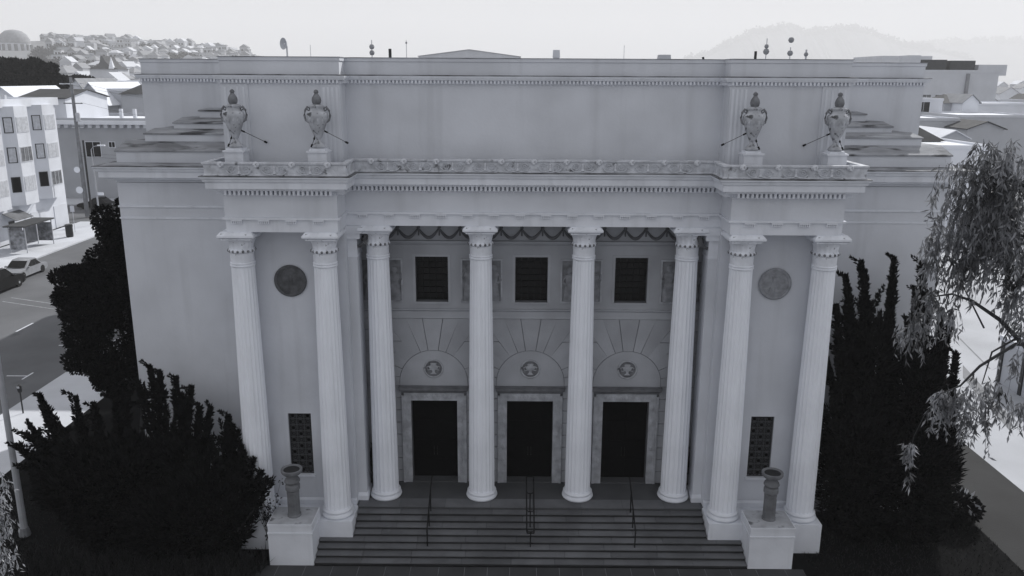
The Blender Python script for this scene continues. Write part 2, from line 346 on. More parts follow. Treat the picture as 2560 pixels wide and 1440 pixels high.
# cresting: band, masks and scrolls
CRE = [(-10.42, .35), (-10.42, -2.24), (-5.93, -2.24), (-5.93, -.90), (5.93, -.90), (5.93, -2.24), (10.42, -2.24), (10.42, .35)]
CB().sweep(CRE, [(-.16, 12.2), (.0, 12.2), (.03, 12.25), (-.015, 12.30), (.0, 12.56), (.045, 12.61), (.045, 12.66), (-.16, 12.66)]).part('cresting', CREST)
def mask():
    m_ = MB(); m_.lathe([(.0, .13), (.07, .11), (.13, .06), (.15, 0), (.14, -.06), (.09, -.12), (0, -.14)], seg=10)
    m_.v = [(x*.75, y*.5-.05, z*.75) for x, y, z in m_.v]
    m_.box(-.04, .04, -.12, -.07, -.08, -.02)
    
    return m_.mesh('lion_mask', CREST, True)
mk = mask()
def scroll():
    m_ = MB()
    for sx in (-1, 1):
        pts = []
        for k in range(15):
            a = k/14*3.6*math.pi; r = .13-.115*k/14; pts.append((sx*(.22+r*math.cos(a)), -.02, r*math.sin(a)))
        m_.tube(pts, .013, 5)
        m_.tube([(sx*.02, -.02, -.12), (sx*.12, -.025, -.16), (sx*.3, -.02, -.13), (sx*.42, -.02, -.02)], .018, 5)
    m_.lathe([(0, .15), (.05, .08), (.035, -.02), (.06, -.12), (0, -.16)], (0, -.01), 6)
    return m_.mesh('scroll_relief', CREST)
sm = scroll()
def crest_row(x0, x1, y, n):
    for k in range(n):
        x = x0+(x1-x0)*(k+.5)/n; link('lion_mask', mk, ch, (x, y, 12.60+CHZ))
        if k < n-1: link('scroll_relief', sm, ch, (x+(x1-x0)/n/2, y, 12.43+CHZ))
crest_row(-5.9, 5.9, -.90, 11); crest_row(-10.42, -5.95, -2.24, 4); crest_row(5.95, 10.42, -2.24, 4)
for s in (-1, 1):
    CB().box(s*6.05, s*10.3, -2.1, -.70, 12.2, 12.24).part('pavilion_ledge', LEDGE)
CB().box(-6.05, 6.05, -.8, .12, 12.2, 12.24).part('centre_ledge', LEDGE)

# portico floor, back wall
CB().box(-6.37, 6.37, -.84, 1.4, GZ, -.001).part('portico_floor', FLOORM)
m_ = CB(); xs = [-6.37]
for c in (-1, 0, 1): xs += [c*S-.877, c*S+.877]
xs.append(6.37)
for i in range(0, 8, 2): m_.box(xs[i], xs[i+1], 1.10, 1.5, 0, 3.395)
m_.box(-6.37, 6.37, 1.10, 1.5, 3.395, 7.264)
xw = [-6.37]
for c in (-1, 0, 1): xw += [c*S-.592, c*S+.592]
xw.append(6.37)
for i in range(0, 8, 2): m_.box(xw[i], xw[i+1], 1.10, 1.5, 7.264, 8.958)
m_.box(-6.37, 6.37, 1.10, 1.5, 8.958, 10.4)
pw = m_.part('portico_wall', JOINT)
CB().box(-6.37, 6.37, .45, 1.10, 10.37, 10.6).part('portico_ceiling', PLASTER)
# ashlar and voussoirs, every stone its own piece
G = .014
def clip(poly, nx, nz, d):                       # keep nx*x+nz*z<=d
    o = []
    for i in range(len(poly)):
        a, b = poly[i], poly[(i+1) % len(poly)]; fa, fb = nx*a[0]+nz*a[1]-d, nx*b[0]+nz*b[1]-d
        if fa <= 0: o.append(a)
        if fa*fb < 0: t = fa/(fa-fb); o.append((a[0]+(b[0]-a[0])*t, a[1]+(b[1]-a[1])*t))
    return o
def area(p): return abs(sum(p[i][0]*p[(i+1) % len(p)][1]-p[(i+1) % len(p)][0]*p[i][1] for i in range(len(p))))/2 if len(p) > 2 else 0
def stone(poly, cx, sx):
    if area(poly) < .02: return
    c = (sum(p[0] for p in poly)/len(poly), sum(p[1] for p in poly)/len(poly))
    q = [(p[0]-(.012 if p[0] > c[0] else -.012), p[1]-(.012 if p[1] > c[1] else -.012)) for p in poly]
    q = [(cx+sx*x, z) for x, z in q]
    CB().slab_xz(q, 1.055-random.uniform(0, .012), 1.10).part('stone', STONE)
ZC, RA = 4.10, 1.285
zr = [4.02, 4.42, 4.86, 5.30, 5.74, 6.18, 6.63]
ang = [R_(v) for v in (-6, 10, 25, 40, 54.5, 68.5, 81.5, 98.5)]
for c in (-1, 0, 1):
    for sx in (-1, 1):
        xe = S/2 if not (c == sx) else 6.37-S
        for i in range(7):
            if i == 6 and sx == -1: continue
            a0, a1 = ang[i], ang[i+1]
            far = 6
            inner = [(RA*math.cos(a0+(a1-a0)*k/3), ZC+RA*math.sin(a0+(a1-a0)*k/3)) for k in range(4)]
            poly = inner+[(far*math.cos(a1), ZC+far*math.sin(a1)), (far*math.cos(a0), ZC+far*math.sin(a0))]
            zt = zr[min(i+1, 6)] if i < 4 else zr[6]
            poly = clip(poly, 0, 1, zt); poly = clip(poly, 1, 0, xe); poly = clip(poly, 0, -1, -3.98)
            if i == 3 or i == 2 or i == 1:
                lim = (1.95, 1.62, 1.42)[i-1] if i < 3 else 1.28
                pass
            stone(poly, c*S, sx)
        for i in range(0, 6):                    # courses beside the arch
            a0 = ang[min(i, 4)]
            poly = [(0.2, zr[i]), (xe, zr[i]), (xe, zr[i+1]), (0.2, zr[i+1])]
            poly = clip(poly, -math.sin(a0)*1, math.cos(a0), ZC*math.cos(a0))
            if i >= 4: poly = clip(poly, -math.sin(ang[4]), math.cos(ang[4]), ZC*math.cos(ang[4]))
            if poly and max(p_[0] for p_ in poly)-min(p_[0] for p_ in poly) > 1.1 and i % 2 == 0:
                xm = xe-.75; stone(clip(poly, 1, 0, xm), c*S, sx); stone(clip(poly, -1, 0, -xm), c*S, sx)
            else: stone(poly, c*S, sx)
        z = 0.
        for i in range(8):                       # jamb courses beside the doors
            h = 3.98/8; x0 = 1.23
            if xe-x0 > 1. and i % 2: stone([(x0, z), (2.0, z), (2.0, z+h), (x0, z+h)], c*S, sx); stone([(2.0, z), (xe, z), (xe, z+h), (2.0, z+h)], c*S, sx)
            else: stone([(x0, z), (xe, z), (xe, z+h), (x0, z+h)], c*S, sx)
            z += h
    half = [(RA*math.cos(math.pi*k/24), ZC+RA*math.sin(math.pi*k/24)) for k in range(25)]
    half = [(c*S+x*.992, ZC+(z-ZC)*.992) for x, z in half]+[(c*S-RA*.992, 3.96), (c*S+RA*.992, 3.96)]
    CB().slab_xz(half, 1.082, 1.10).part('tympanum', STONE)
    rd = CB(); rd.tube([(c*S+.345*math.cos(k*math.pi/12), 1.07, 4.66+.345*math.sin(k*math.pi/12)) for k in range(25)], .035, 6)
    ro = rd.part('roundel', CARVED, smooth=True)
    rl = MB()
    rl.slab_xz([(c*S+.32*math.cos(k*math.pi/10), 4.66+CHZ+.32*math.sin(k*math.pi/10)) for k in range(20)], 1.068, 1.085); rl.build('roundel_disc', mat('roundel_stone', .2, .11, 6., 6, .9, .6, 25), ro)
    rl = MB().lathe([(.0, -.22), (.12, -.21), (.05, -.15), (.05, -.08), (.15, .0), (.19, .08), (.13, .12), (.1, .13), (.12, .2), (.06, .22), (0, .18)], seg=10)
    for sx in (-1, 1): rl.tube([(sx*.16, 0, .1), (sx*.25, 0, .06), (sx*.22, 0, -.06), (sx*.1, 0, -.04)], .018, 5)
    rl.v = [(c*S+x, 1.06+y*.25, z+4.66+CHZ) for x, y, z in rl.v]; rl.build('roundel_relief', CARVED, ro, smooth=True)
# string course, window band, festoon band
CB().sweep([(-6.37, 1.10), (6.37, 1.10)], [(0, 6.635), (.06, 6.635), (.03, 6.68), (.03, 6.9), (.10, 6.96), (.10, 7.0), (0, 7.0)]).part('string_course', STONE)
m_ = CB()
for i in range(0, 8, 2): m_.box(xw[i], xw[i+1], 1.075, 1.10, 7.264, 8.958)
m_.box(-6.37, 6.37, 1.075, 1.10, 7.003, 7.264); m_.box(-6.37, 6.37, 1.075, 1.10, 8.958, 9.40)
m_.part('window_band', STONE)
for c in (-1, 0, 1):
    wi = CB(); x0, x1 = c*S-.592, c*S+.592
    for k in range(6): wi.box(x0+(x1-x0)*k/5-.014, x0+(x1-x0)*k/5+.014, 1.37, 1.40, 7.28, 8.95)
    for k in range(8): wi.box(x0, x1, 1.368, 1.402, 7.28+1.67*k/7-.012, 7.28+1.67*k/7+.012)
    wo = wi.part('window', IRON)
    for k in range(5):
        for j in range(7):
            MB().box(x0+(x1-x0)*k/5+.016, x0+(x1-x0)*(k+1)/5-.016, 1.40, 1.41, 7.294+1.67*j/7+CHZ, 7.266+1.67*(j+1)/7+CHZ).build('pane', GLASSD, wo)
    MB().box(x0-.03, x1+.03, 1.03, 1.36, 7.20+CHZ, 7.262+CHZ).build('sill', STONE, wo)
    f_ = MB()
    for a_, b_, c_, d_ in ((x0-.10, x0-.012, 7.262, 9.05), (x1+.012, x1+.10, 7.262, 9.05), (x0-.012, x1+.012, 8.97, 9.05)): f_.box(a_, b_, 1.055, 1.075, c_+CHZ, d_+CHZ)
    f_.build('frame', STONE, wo)
# carved panels between the windows
for j, xc in enumerate((-1.5*S, -.5*S, .5*S, 1.5*S)):
    pn = CB().box(xc-.76, xc+.76, 1.06, 1.075, 7.25, 8.9).part('relief_panel', mat('panel_stone', .26, .13, 4., 8, .9, .5, 14))
    f_ = MB()
    for a_, b_, c_, d_ in ((-.76, .76, 7.25, 7.31), (-.76, .76, 8.84, 8.9), (-.76, -.70, 7.31, 8.84), (.70, .76, 7.31, 8.84)): f_.box(xc+a_, xc+b_, 1.03, 1.06, c_+CHZ, d_+CHZ)
    f_.build('panel_frame', CARVED, pn)
    for k, dx in enumerate((-.44, .02, .46)):    # draped figures in low relief
        g = MB(); hgt = 1.25+.1*((k+j) % 2)
        g.lathe([(.2, 0), (.21, .1), (.16, .5), (.12, .75), (.17, .95), (.15, 1.02), (.05, 1.06), (.05, 1.1), (.09, 1.15), (.1, 1.2), (.07, 1.28), (0, 1.3)], seg=10, rf=lambda q, z: 1+.12*(q % 2))
        g.tube([(.14, -.05, .95), (.24, -.08, .75), (.1, -.15, .62)], .045, 5); g.tube([(-.14, -.05, .95), (-.26, -.05, .8), (-.24, -.1, 1.05)], .04, 5)
        g.v = [(xc+dx+x*(1 if (k+j) % 2 else -1), 1.055+y*.4, 7.33+CHZ+z*hgt/1.3) for x, y, z in g.v]; g.build('relief_figure', mat('figure_stone', .33, .18, 4., 8, .9, .4, 14), pn, smooth=True)
CB().box(-6.37, 6.37, 1.06, 1.10, 9.55, 10.37).part('festoon_band', mat('festoon_stone', .40, .3, 1.5, 6, .9, .3, 12))
CB().sweep([(-6.37, 1.10), (6.37, 1.10)], [(0, 9.40), (.05, 9.40), (.12, 9.48), (.14, 9.56), (.04, 9.58), (0, 9.60)]).part('festoon_moulding', STONE)
fs_ = MB(); pts = [(-.36+.72*k/12, -.03, .30-.33*math.sin(math.pi*k/12)) for k in range(13)]
fs_.tube(pts, [.03+.035*math.sin(math.pi*k/12) for k in range(13)], 6)
fs_.tube([(-.36, -.02, .33), (-.36, -.03, .05)], .025, 5); fs_.lathe([(0, .42), (.06, .38), (.06, .32), (0, .28)], (-.36, -.03), 8)
fm = fs_.mesh('festoon', mat('festoon_dark', .14, .08, 4., 6, .9, .4, 14), True)
for k in range(17): link('festoon', fm, ch, ((k-8)*.745+.36*0, 1.06, 9.70+CHZ))
# doors
for c in (-1, 0, 1):
    x0, x1 = c*S-.877, c*S+.877
    d_ = CB(); d_.box(x0, x1, 1.42, 1.47, 0, 3.39)
    do = d_.part('door', DOORM)
    for sx in (-1, 1):
        for k in range(4):
            a_ = c*S+sx*.08; b_ = c*S+sx*.80
            MB().box(a_, b_, 1.395, 1.42, .12+k*.82+CHZ, .80+k*.82+CHZ).build('door_panel', DOORM, do)
        MB().tube([(c*S+sx*.06, 1.39, 1.0+CHZ), (c*S+sx*.06, 1.34, 1.05+CHZ), (c*S+sx*.06, 1.34, 1.3+CHZ), (c*S+sx*.06, 1.39, 1.35+CHZ)], .015, 6).build('handle', IRON, do)
    f_ = MB()
    for sx in (-1, 1):
        f_.box(c*S+sx*.878, c*S+sx*1.14, 1.0, 1.41, CHZ+.001, 3.395+CHZ); f_.box(c*S+sx*1.142, c*S+sx*1.23, .97, 1.09, CHZ+.001, 3.60+CHZ)
    f_.box(c*S-1.14, c*S+1.14, 1.0, 1.41, 3.397+CHZ, 3.71+CHZ); f_.build('door_frame', CARVED, do)
    MB().sweep([(c*S-1.18, 1.09), (c*S-1.18, 1.0), (c*S+1.18, 1.0), (c*S+1.18, 1.09)], [(-.1, 3.71+CHZ), (.02, 3.71+CHZ), (.05, 3.78+CHZ), (.12, 3.84+CHZ), (.13, 3.93+CHZ), (.15, 3.975+CHZ), (-.1, 3.975+CHZ)]).build('lintel_cornice', mat('lintel_stone', .2, .12, 3., 6, .9, .3, 12), do)
    m_ = MB()
    for k in range(9):                           # carved leaves on the lintel and jambs
        m_.lathe([(0, .10), (.07, .05), (.08, 0), (.05, -.06), (0, -.09)], (c*S-.8+k*.2, 1.0), 6)
    m_.v = [(x, 1.0+(y-1.0)*.35, z+3.55+CHZ) for x, y, z in m_.v]
    for sx in (-1, 1):
        q = MB()
        for k in range(6): q.lathe([(0, .14), (.06, .06), (.075, 0), (.05, -.08), (0, -.13)], (c*S+sx*1.01, 1.0), 6); q.v[-30:] = [(x, y, z+.4+k*.55+CHZ) for x, y, z in q.v[-30:]]
        q.v = [(x, 1.0+(y-1.0)*.3, z) for x, y, z in q.v]; m_.add(q.v, q.f)
    m_.build('frame_carving', CARVED, do, kind='stuff')
    MB().box(x0, x1, .98, 1.42, CHZ+.002, CHZ+.06).build('threshold', FLOORM, do)
# pavilion walls, medallions, grilles, antae
for s in (-1, 1):
    m_ = CB()
    for a_, b_, c_, d_ in ((6.37, 7.905, 0, 10.37), (8.735, 10.0, 0, 10.37), (7.905, 8.735, 0, 1.18), (7.905, 8.735, 3.56, 10.37)): m_.box(s*a_, s*b_, -.70, 1.3, c_, d_)
    m_.box(s*6.37, s*10.0, -.5, 1.3, GZ, 0); m_.box(s*7.9, s*8.74, .0, 1.3, 1.1, 3.6)
    m_.part('pavilion_wall', PLASTER)
    CB().sweep([(6.37*s, -.70), (10.0*s, -.70)][::s], [(0, .0), (.07, .0), (.07, .17), (.03, .22), (0, .24)]).part('pavilion_base_moulding', PLASTER2)
    for x0, x1 in ((6.40, 7.12), (9.52, 9.97)):
        CB().box(s*x0, s*x1, -.74, -.70, .25, 10.36).part('pavilion_pilaster', PLASTER)
    med = CB(); med.lathe([(.0, 0), (.54, 0), (.56, .03), (.56, .06), (.52, .09), (.46, .08), (.45, .05), (.0, .05)], seg=40)
    med.v = [(s*8.32+x, -.70-z, 8.47+y) for x, y, z in med.v]
    mm = BRONZE if s < 0 else MEDAL
    mo = med.part('medallion', mm, smooth=True, label='dark bronze medallion between the left columns' if s < 0 else 'pale grey medallion between the right columns')
    q = MB()
    for k in range(28):
        a_ = k*2*math.pi/28; q.lathe([(0, .025), (.022, .012), (.022, -.012), (0, -.025)], (.40*math.cos(a_), .40*math.sin(a_)), 5)
    q.tube([(.34*math.cos(k*math.pi/16), .34*math.sin(k*math.pi/16), .0) for k in range(33)], .012, 5)
    q.v = [(s*8.32+x, -.75-z*.6, 8.47+CHZ+y) for x, y, z in q.v]; q.build('medallion_ring', mm, mo, kind='stuff')
    q = MB()
    if s < 0:
        q.lathe([(.12, -.28), (.13, -.2), (.07, .0), (.1, .1), (.04, .14), (.06, .2), (0, .26)], seg=10); q.tube([(.08, 0, .08), (.18, -.02, .2)], .025, 5); q.tube([(-.08, 0, .08), (-.16, -.02, -.05)], .025, 5)
    else:
        q.box(-.11, .11, -.1, .1, -.02, .08); q.box(-.08, .08, -.1, .1, .08, .2); q.box(-.11, .11, -.12, .1, .2, .24)
        for sx in (-1, 1): q.add([(sx*.01, -.1, -.27), (sx*.2, -.1, -.24), (sx*.14, -.1, -.1), (sx*.01, -.1, -.13), (sx*.01, .1, -.27), (sx*.2, .1, -.24), (sx*.14, .1, -.1), (sx*.01, .1, -.13)], [(0, 1, 2, 3), (4, 7, 6, 5), (0, 4, 5, 1), (1, 5, 6, 2), (2, 6, 7, 3), (3, 7, 4, 0)])
    q.v = [(s*8.32+x, -.75+y*.3, z+8.47+CHZ) for x, y, z in q.v]; q.build('medallion_relief', mm, mo, smooth=s < 0)
    g = CB(); cx = s*8.32
    for k in range(4): g.box(cx-.40+k*.267-.02, cx-.40+k*.267+.02, -.62, -.585, 1.2, 3.55)
    for k in range(11): g.box(cx-.41, cx+.41, -.618, -.587, 1.2+k*.235-.018, 1.2+k*.235+.018)
    go = g.part('window_grille', mat('grille_iron', .075, .05, 5.))
    q = MB()
    for i in range(3):
        for j in range(10):
            xx, zz = cx-.267+i*.267, 1.318+j*.235+CHZ
            q.tube([(xx+.085*math.cos(k*math.pi/5), -.60, zz+.085*math.sin(k*math.pi/5)) for k in range(11)], .016, 4)
            if (i+j) % 2 == 0: q.box(xx-.03, xx+.03, -.612, -.588, zz-.03, zz+.03)
    q.build('lattice', mat('grille_iron', .05), go, kind='stuff')
    MB().box(cx-.41, cx+.41, -.50, -.49, 1.19+CHZ, 3.55+CHZ).build('glazing', GLASSD, go)
    MB().box(cx-.47, cx+.47, -.76, -.70, 1.10+CHZ, 1.178+CHZ).build('sill', PLASTER2, go)
    # anta facing the central columns
    an = CB().box(s*6.05, s*6.372, -.40, .40, .30, 9.25).part('anta', PLASTER)
    MB().box(s*6.0, s*6.372, -.46, .46, CHZ, .18+CHZ).frus(min(s*6.0, s*6.372), max(s*6.0, s*6.372), -.46, .46, .18+CHZ, min(s*6.05, s*6.372), max(s*6.05, s*6.372), -.40, .40, .30+CHZ).build('base', PLASTER2, an)
    c_ = MB(); c_.box(s*6.03, s*6.372, -.42, .42, 9.25+CHZ, 9.33+CHZ); c_.box(s*6.05, s*6.372, -.40, .40, 9.33+CHZ, 9.9+CHZ); c_.box(s*5.93, s*6.372, -.5, .5, 9.9+CHZ, 10.1+CHZ); c_.box(s*5.86, s*6.372, -.56, .56, 10.1+CHZ, 10.358+CHZ); c_.build('capital', PLASTER2, an)
    br = CB(); br.tube([(s*6.02, -.3, 9.6), (s*5.8, -.35, 9.72), (s*5.72, -.3, 10.0), (s*5.78, -.25, 10.3)], [.06, .08, .1, .1], 6); br.part('bracket', BRONZE)

# columns
def flute(k, z): return 1-(.0, .035, .055, .035)[k % 4]
def column_meshes(dz):
    sh = MB(); prof = []
    for i in range(13):
        t = i/12; prof.append((.475-.095*t**1.4, .30+8.85*t))
    sh.lathe(prof, seg=80, rf=flute)
    sh.lathe([(.38, 9.14), (.41, 9.17), (.41, 9.20), (.385, 9.22), (.41, 9.25), (.41, 9.28), (.385, 9.30)], seg=40)
    ca = MB(); ca.lathe([(.385, 9.30), (.388, 9.62)], seg=40); ca.lathe([(.38, 9.61), (.40, 9.62), (.44, 9.66), (.44, 9.71), (.40, 9.75), (.385, 9.76)], seg=40)
    ca.lathe([(.39, 9.75), (.395, 9.85), (.42, 9.95), (.47, 10.04), (.50, 10.07), (.47, 10.09), (.44, 10.10)], seg=64, rf=lambda k, z: 1-(.0, .05)[(k//2) % 2])
    ca.box(-.50, .50, -.50, .50, 10.09, 10.14); ca.frus(-.52, .52, -.52, .52, 10.14, -.60, .60, -.60, .60, 10.19); ca.box(-.60, .60, -.60, .60, 10.19, 10.25); ca.frus(-.60, .60, -.60, .60, 10.25, -.50, .50, -.50, .50, 10.36)
    be = MB()
    for k in range(16):
        a_ = k*math.pi/8; be.lathe([(0, 9.635), (.045, 9.66), (.05, 9.685), (.045, 9.71), (0, 9.735)], (.425*math.cos(a_), .425*math.sin(a_)), 6)
    ba = MB(); ba.lathe([(.50, 0), (.56, .02), (.585, .07), (.57, .13), (.53, .16), (.515, .17), (.515, .19), (.54, .21), (.545, .25), (.52, .285), (.49, .30), (.475, .32)], seg=40)
    return sh.mesh('column', COLM, True), ca.mesh('capital', COLC, True), be.mesh('bead_ring', mat('soot_stone', .30, .06, 5., 6, .95), True), ba.mesh('base', PLASTER2, True)
COLM = mat('column_plaster', .87, .79, .7, 5, .88, .1, 12, streak=(.5, .35, 3.))
COLC = mat('capital_plaster', .82, .66, 2.5, 7, .9, .4, 14, fleck=(.14, .62, 6.))
ms, mc, mbd, mb_ = column_meshes(0)
pl = MB().box(-.62, .62, -.62, .62, GZ, -.002).mesh('plinth', PLASTER2)
tl = MB().box(-.63, .63, -.61, .70, 0, .03).mesh('abacus_top', LEDGE)
cols = [(-1.5*3.6, 0, 0), (-.5*3.6, 0, 0), (.5*3.6, 0, 0), (1.5*3.6, 0, 0), (-PX2, PY, 1), (-PX1, PY, 1), (PX1, PY, 1), (PX2, PY, 1)]
for x, y, pav in cols:
    o = link('column', ms, ch, (x, y, CHZ)); o.rotation_euler.z = R_(2.25)
    for n_, me in (('capital', mc), ('bead_ring', mbd), ('base', mb_)):
        q = link(n_, me, o); q.rotation_euler.z = -R_(2.25)
        if n_ == 'bead_ring': q['kind'] = 'stuff'
    if pav: q = link('plinth', pl, o); q.rotation_euler.z = -R_(2.25)
# strip stylobate under the pavilion columns
for s in (-1, 1):
    CB().box(s*6.38, s*10.3, -1.90, -.70, GZ, -.004).part('stylobate', PLASTER2)

# ------------------------------------------------------------------ urns over the pavilions
def urn():
    body = MB(); body.lathe([(.20, .80), (.23, .86), (.17, .93), (.09, 1.02), (.075, 1.08), (.10, 1.12), (.18, 1.30), (.26, 1.52), (.31, 1.70), (.335, 1.82), (.335, 1.88), (.31, 1.92), (.25, 1.96), (.22, 1.99), (.21, 2.06), (.24, 2.10), (.24, 2.14), (.16, 2.17), (.10, 2.19)], seg=28)
    fin = MB(); fin.lathe([(.10, 2.185), (.13, 2.22), (.145, 2.30), (.125, 2.40), (.07, 2.49), (.055, 2.52), (.075, 2.56), (.06, 2.61), (.02, 2.64), (0, 2.65)], seg=14, rf=lambda k, z: 1+.08*(k % 2))
    ped = MB(); ped.box(-.30, .30, -.30, .30, 0, .68); ped.box(-.34, .34, -.34, .34, .68, .74); ped.box(-.25, .25, -.25, .25, .74, .80)
    han = []
    for s in (-1, 1):
        h = MB(); h.tube([(s*.27, 0, 1.62), (s*.37, 0, 1.68), (s*.41, 0, 1.84), (s*.38, 0, 2.0), (s*.30, 0, 2.10), (s*.22, 0, 2.06), (s*.25, 0, 1.98), (s*.31, 0, 2.02)], [.03, .035, .035, .035, .04, .035, .03, .025], 7); han.append(h.mesh('handle', mat('handle_stone', .28, .14, 4., 6, .95, .5), True))
    gar = MB()
    for k in range(14):
        a_ = k*2*math.pi/14; gar.lathe([(0, 1.76), (.035, 1.72), (.03, 1.64), (0, 1.60)], (.315*math.cos(a_), .315*math.sin(a_)), 5)
    return body.mesh('body', GRIME, True), fin.mesh('finial', mat('finial_stone', .24, .12, 5., 6, .95, .5), True), ped.mesh('pedestal', PLASTER2), han, gar.mesh('garland', GRIME, True)
ub, uf, up_, uh, ug = urn()
for x, s, lb in ((-9.62, 1, 'outermost'), (-6.95, 1, 'inner'), (6.98, -1, 'inner'), (9.66, -1, 'outermost')):
    sd_ = 'left' if x < 0 else 'right'
    t = empty('stone_urn', (x, -1.38, 12.24), f'{lb} stone urn with scroll handles on the {sd_} pavilion ledge', 'urn', 'urns on the church ledge')
    b_ = link('body', ub, t); link('finial', uf, t); link('pedestal', up_, t); link('garland', ug, b_, kind='stuff')
    for h in uh: link('handle', h, t)
    for dx, z0, z1 in ((s*.82, 1.36, .92), (-s*.22, 1.2, .84)):
        g = MB(); p0 = Vector((s*.18 if dx*s > 0 else -s*.1, .02, z0)); p1 = Vector((dx, .62 if dx*s > 0 else -.1, z1)); g.tube([p0, p1], .009, 5)
        d = (p1-p0).normalized(); g.tube([p1-d*.1, p1], .035, 6); g.tube([p0, p0+d*.14], .028, 6); g.build('stay_rod', IRON, t)

# ------------------------------------------------------------------ steps, piers, bowls, rails
T_, H_ = .262, .125
st = empty('staircase', (0, -2, GZ), 'wide dark stone stairs rising to the church columns', 'stairs')
def sp(m_, name, mt, parent, **k):
    m_.v = [(x, y+2, z-GZ) for x, y, z in m_.v]; return m_.build(name, mt, parent, **k)
Y0 = -.84
for i in range(9):
    yf = Y0-T_*i; zt = -H_*i                     # this riser's top
    xe = 6.30 if yf > -1.97 else 7.49
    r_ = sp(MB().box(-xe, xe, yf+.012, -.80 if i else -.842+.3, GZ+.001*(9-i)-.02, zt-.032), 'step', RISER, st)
    edges = [-xe]; x = -xe+random.uniform(.7, 1.7)
    while x < xe-.7: edges.append(x); x += random.uniform(1.5, 1.95)
    edges.append(xe)
    yb = yf+T_+.03 if i else yf+.55
    for k in range(len(edges)-1):
        zo = random.uniform(-.002, .002)
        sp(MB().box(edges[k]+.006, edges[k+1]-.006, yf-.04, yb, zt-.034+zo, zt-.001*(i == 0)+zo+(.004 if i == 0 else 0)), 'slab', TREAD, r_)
for s in (-1, 1):
    lb = 'left' if s < 0 else 'right'
    pr = empty('stair_pier', (s*8.26, -2.4, GZ), f'white plaster pier at the {lb} end of the steps', 'pier', 'piers beside the steps')
    m_ = MB().box(-.76, .76, -.57, .62, 0, 1.20); m_.build('body', PLASTER2, pr)
    m_ = MB(); m_.box(-.78, .78, -.59, .62, 1.20, 1.25); m_.box(-.755, .755, -.565, .62, 1.25, 1.50); m_.box(-.77, .77, -.58, .62, 1.50, 1.57); m_.build('cap', PLASTER2, pr)
    MB().box(-.74, .74, -.55, .60, 1.57, 1.582).build('cap_top', mat('pier_top', .5, .3, 2., 7, .95, .3, fleck=(.15, .6, 2.)), pr)
    bw = empty('stone_bowl', (s*8.26+.02, -2.35, GZ+1.582), f'grey stone bowl on a short shaft standing on the {lb} pier', 'planter', 'bowls on the stair piers')
    STN = mat('weathered_stone', .20, .12, 3., 7, .95, .4, fleck=(.1, .66, 4.))
    MB().lathe([(.24, 0), (.24, .06), (.20, .08), (.195, .85), (.22, .87), (.22, .95), (.19, .98)], seg=12).build('shaft', STN, bw)
    MB().lathe([(.19, .98), (.25, 1.02), (.25, 1.16), (.19, 1.22), (.24, 1.26), (.27, 1.32), (.24, 1.40), (.15, 1.46), (.13, 1.52), (.2, 1.56)], seg=24).build('neck', STN, bw, smooth=True)
    MB().lathe([(.16, 1.54), (.28, 1.58), (.34, 1.64), (.365, 1.70), (.365, 1.77), (.33, 1.78), (.28, 1.74), (.1, 1.69), (0, 1.68)], seg=28).build('bowl', STN, bw, smooth=True)
    MB().lathe([(.31, 1.735), (.2, 1.745), (0, 1.75)], seg=20).build('soil', SOIL, bw)
    q = MB()
    for k in range(12): a_ = k*math.pi/6; q.box(.19*math.cos(a_)-.02, .19*math.cos(a_)+.02, .19*math.sin(a_)-.02, .19*math.sin(a_)+.02, .08, .8)
    q.build('fluting', STN, bw, kind='stuff')
def rail(name, x, twin, label):
    t = empty(name, (x, -2, GZ), label, 'handrail', 'handrails on the steps')
    up, lo = (-.55, .93), (-2.32, -.10)          # y, z of the handrail ends (world)
    sets = (-.13, .13) if twin else (0,)
    for k, (yy) in enumerate((-.98, -1.62, -2.30)):
        zf = -H_*max(0, math.ceil((-.84-yy)/T_)); zt = lo[1]+(up[1]-lo[1])*((yy-lo[0])/(up[0]-lo[0]))
        MB().tube([(0, yy+2, zf-GZ-.01), (0, yy+2, zt-GZ-(.06 if twin else 0))], .024, 6).build('post', IRON, t)
        if twin: MB().tube([(-.13, yy+2, zt-GZ), (-.07, yy+2, zt-GZ-.07), (.07, yy+2, zt-GZ-.07), (.13, yy+2, zt-GZ)], .016, 6).build('bracket', IRON, t)
    for dx in sets:
        MB().tube([(dx, up[0]+2+.25, up[1]-GZ), (dx, up[0]+2, up[1]-GZ), (dx, lo[0]+2, lo[1]-GZ), (dx*.9, lo[0]+1.93, lo[1]-GZ-.06)], .026, 7).build('rail', IRON, t)
    if twin:
        for yy, zz in ((up[0]+2.25, up[1]), (lo[0]+1.93, lo[1]-.06)): MB().tube([(-.13, yy, zz-GZ), (.13, yy, zz-GZ)], .024, 6).build('end_bar', IRON, t)
rail('handrail', -3.63, False, 'single black iron handrail on the left of the steps')
rail('handrail', .0, True, 'double black iron handrail in the middle of the steps')
rail('handrail', 3.68, False, 'single black iron handrail on the right of the steps')
fp = MB().box(-9.6, 9.4, -14, -2.98, GZ-.2, GZ-.008).build('front_path', JOINT, kind='structure')
x = -9.6
while x < 9.3:
    wd = random.uniform(.75, 1.0)
    for y0, y1 in ((-4.0, -2.985), (-5.1, -4.02)):
        MB().box(x+.01, min(x+wd, 9.4)-.01, y0, y1, GZ-.03, GZ+random.uniform(-.002, .002)).build('paving_slab', PAVE, fp)
    x += wd

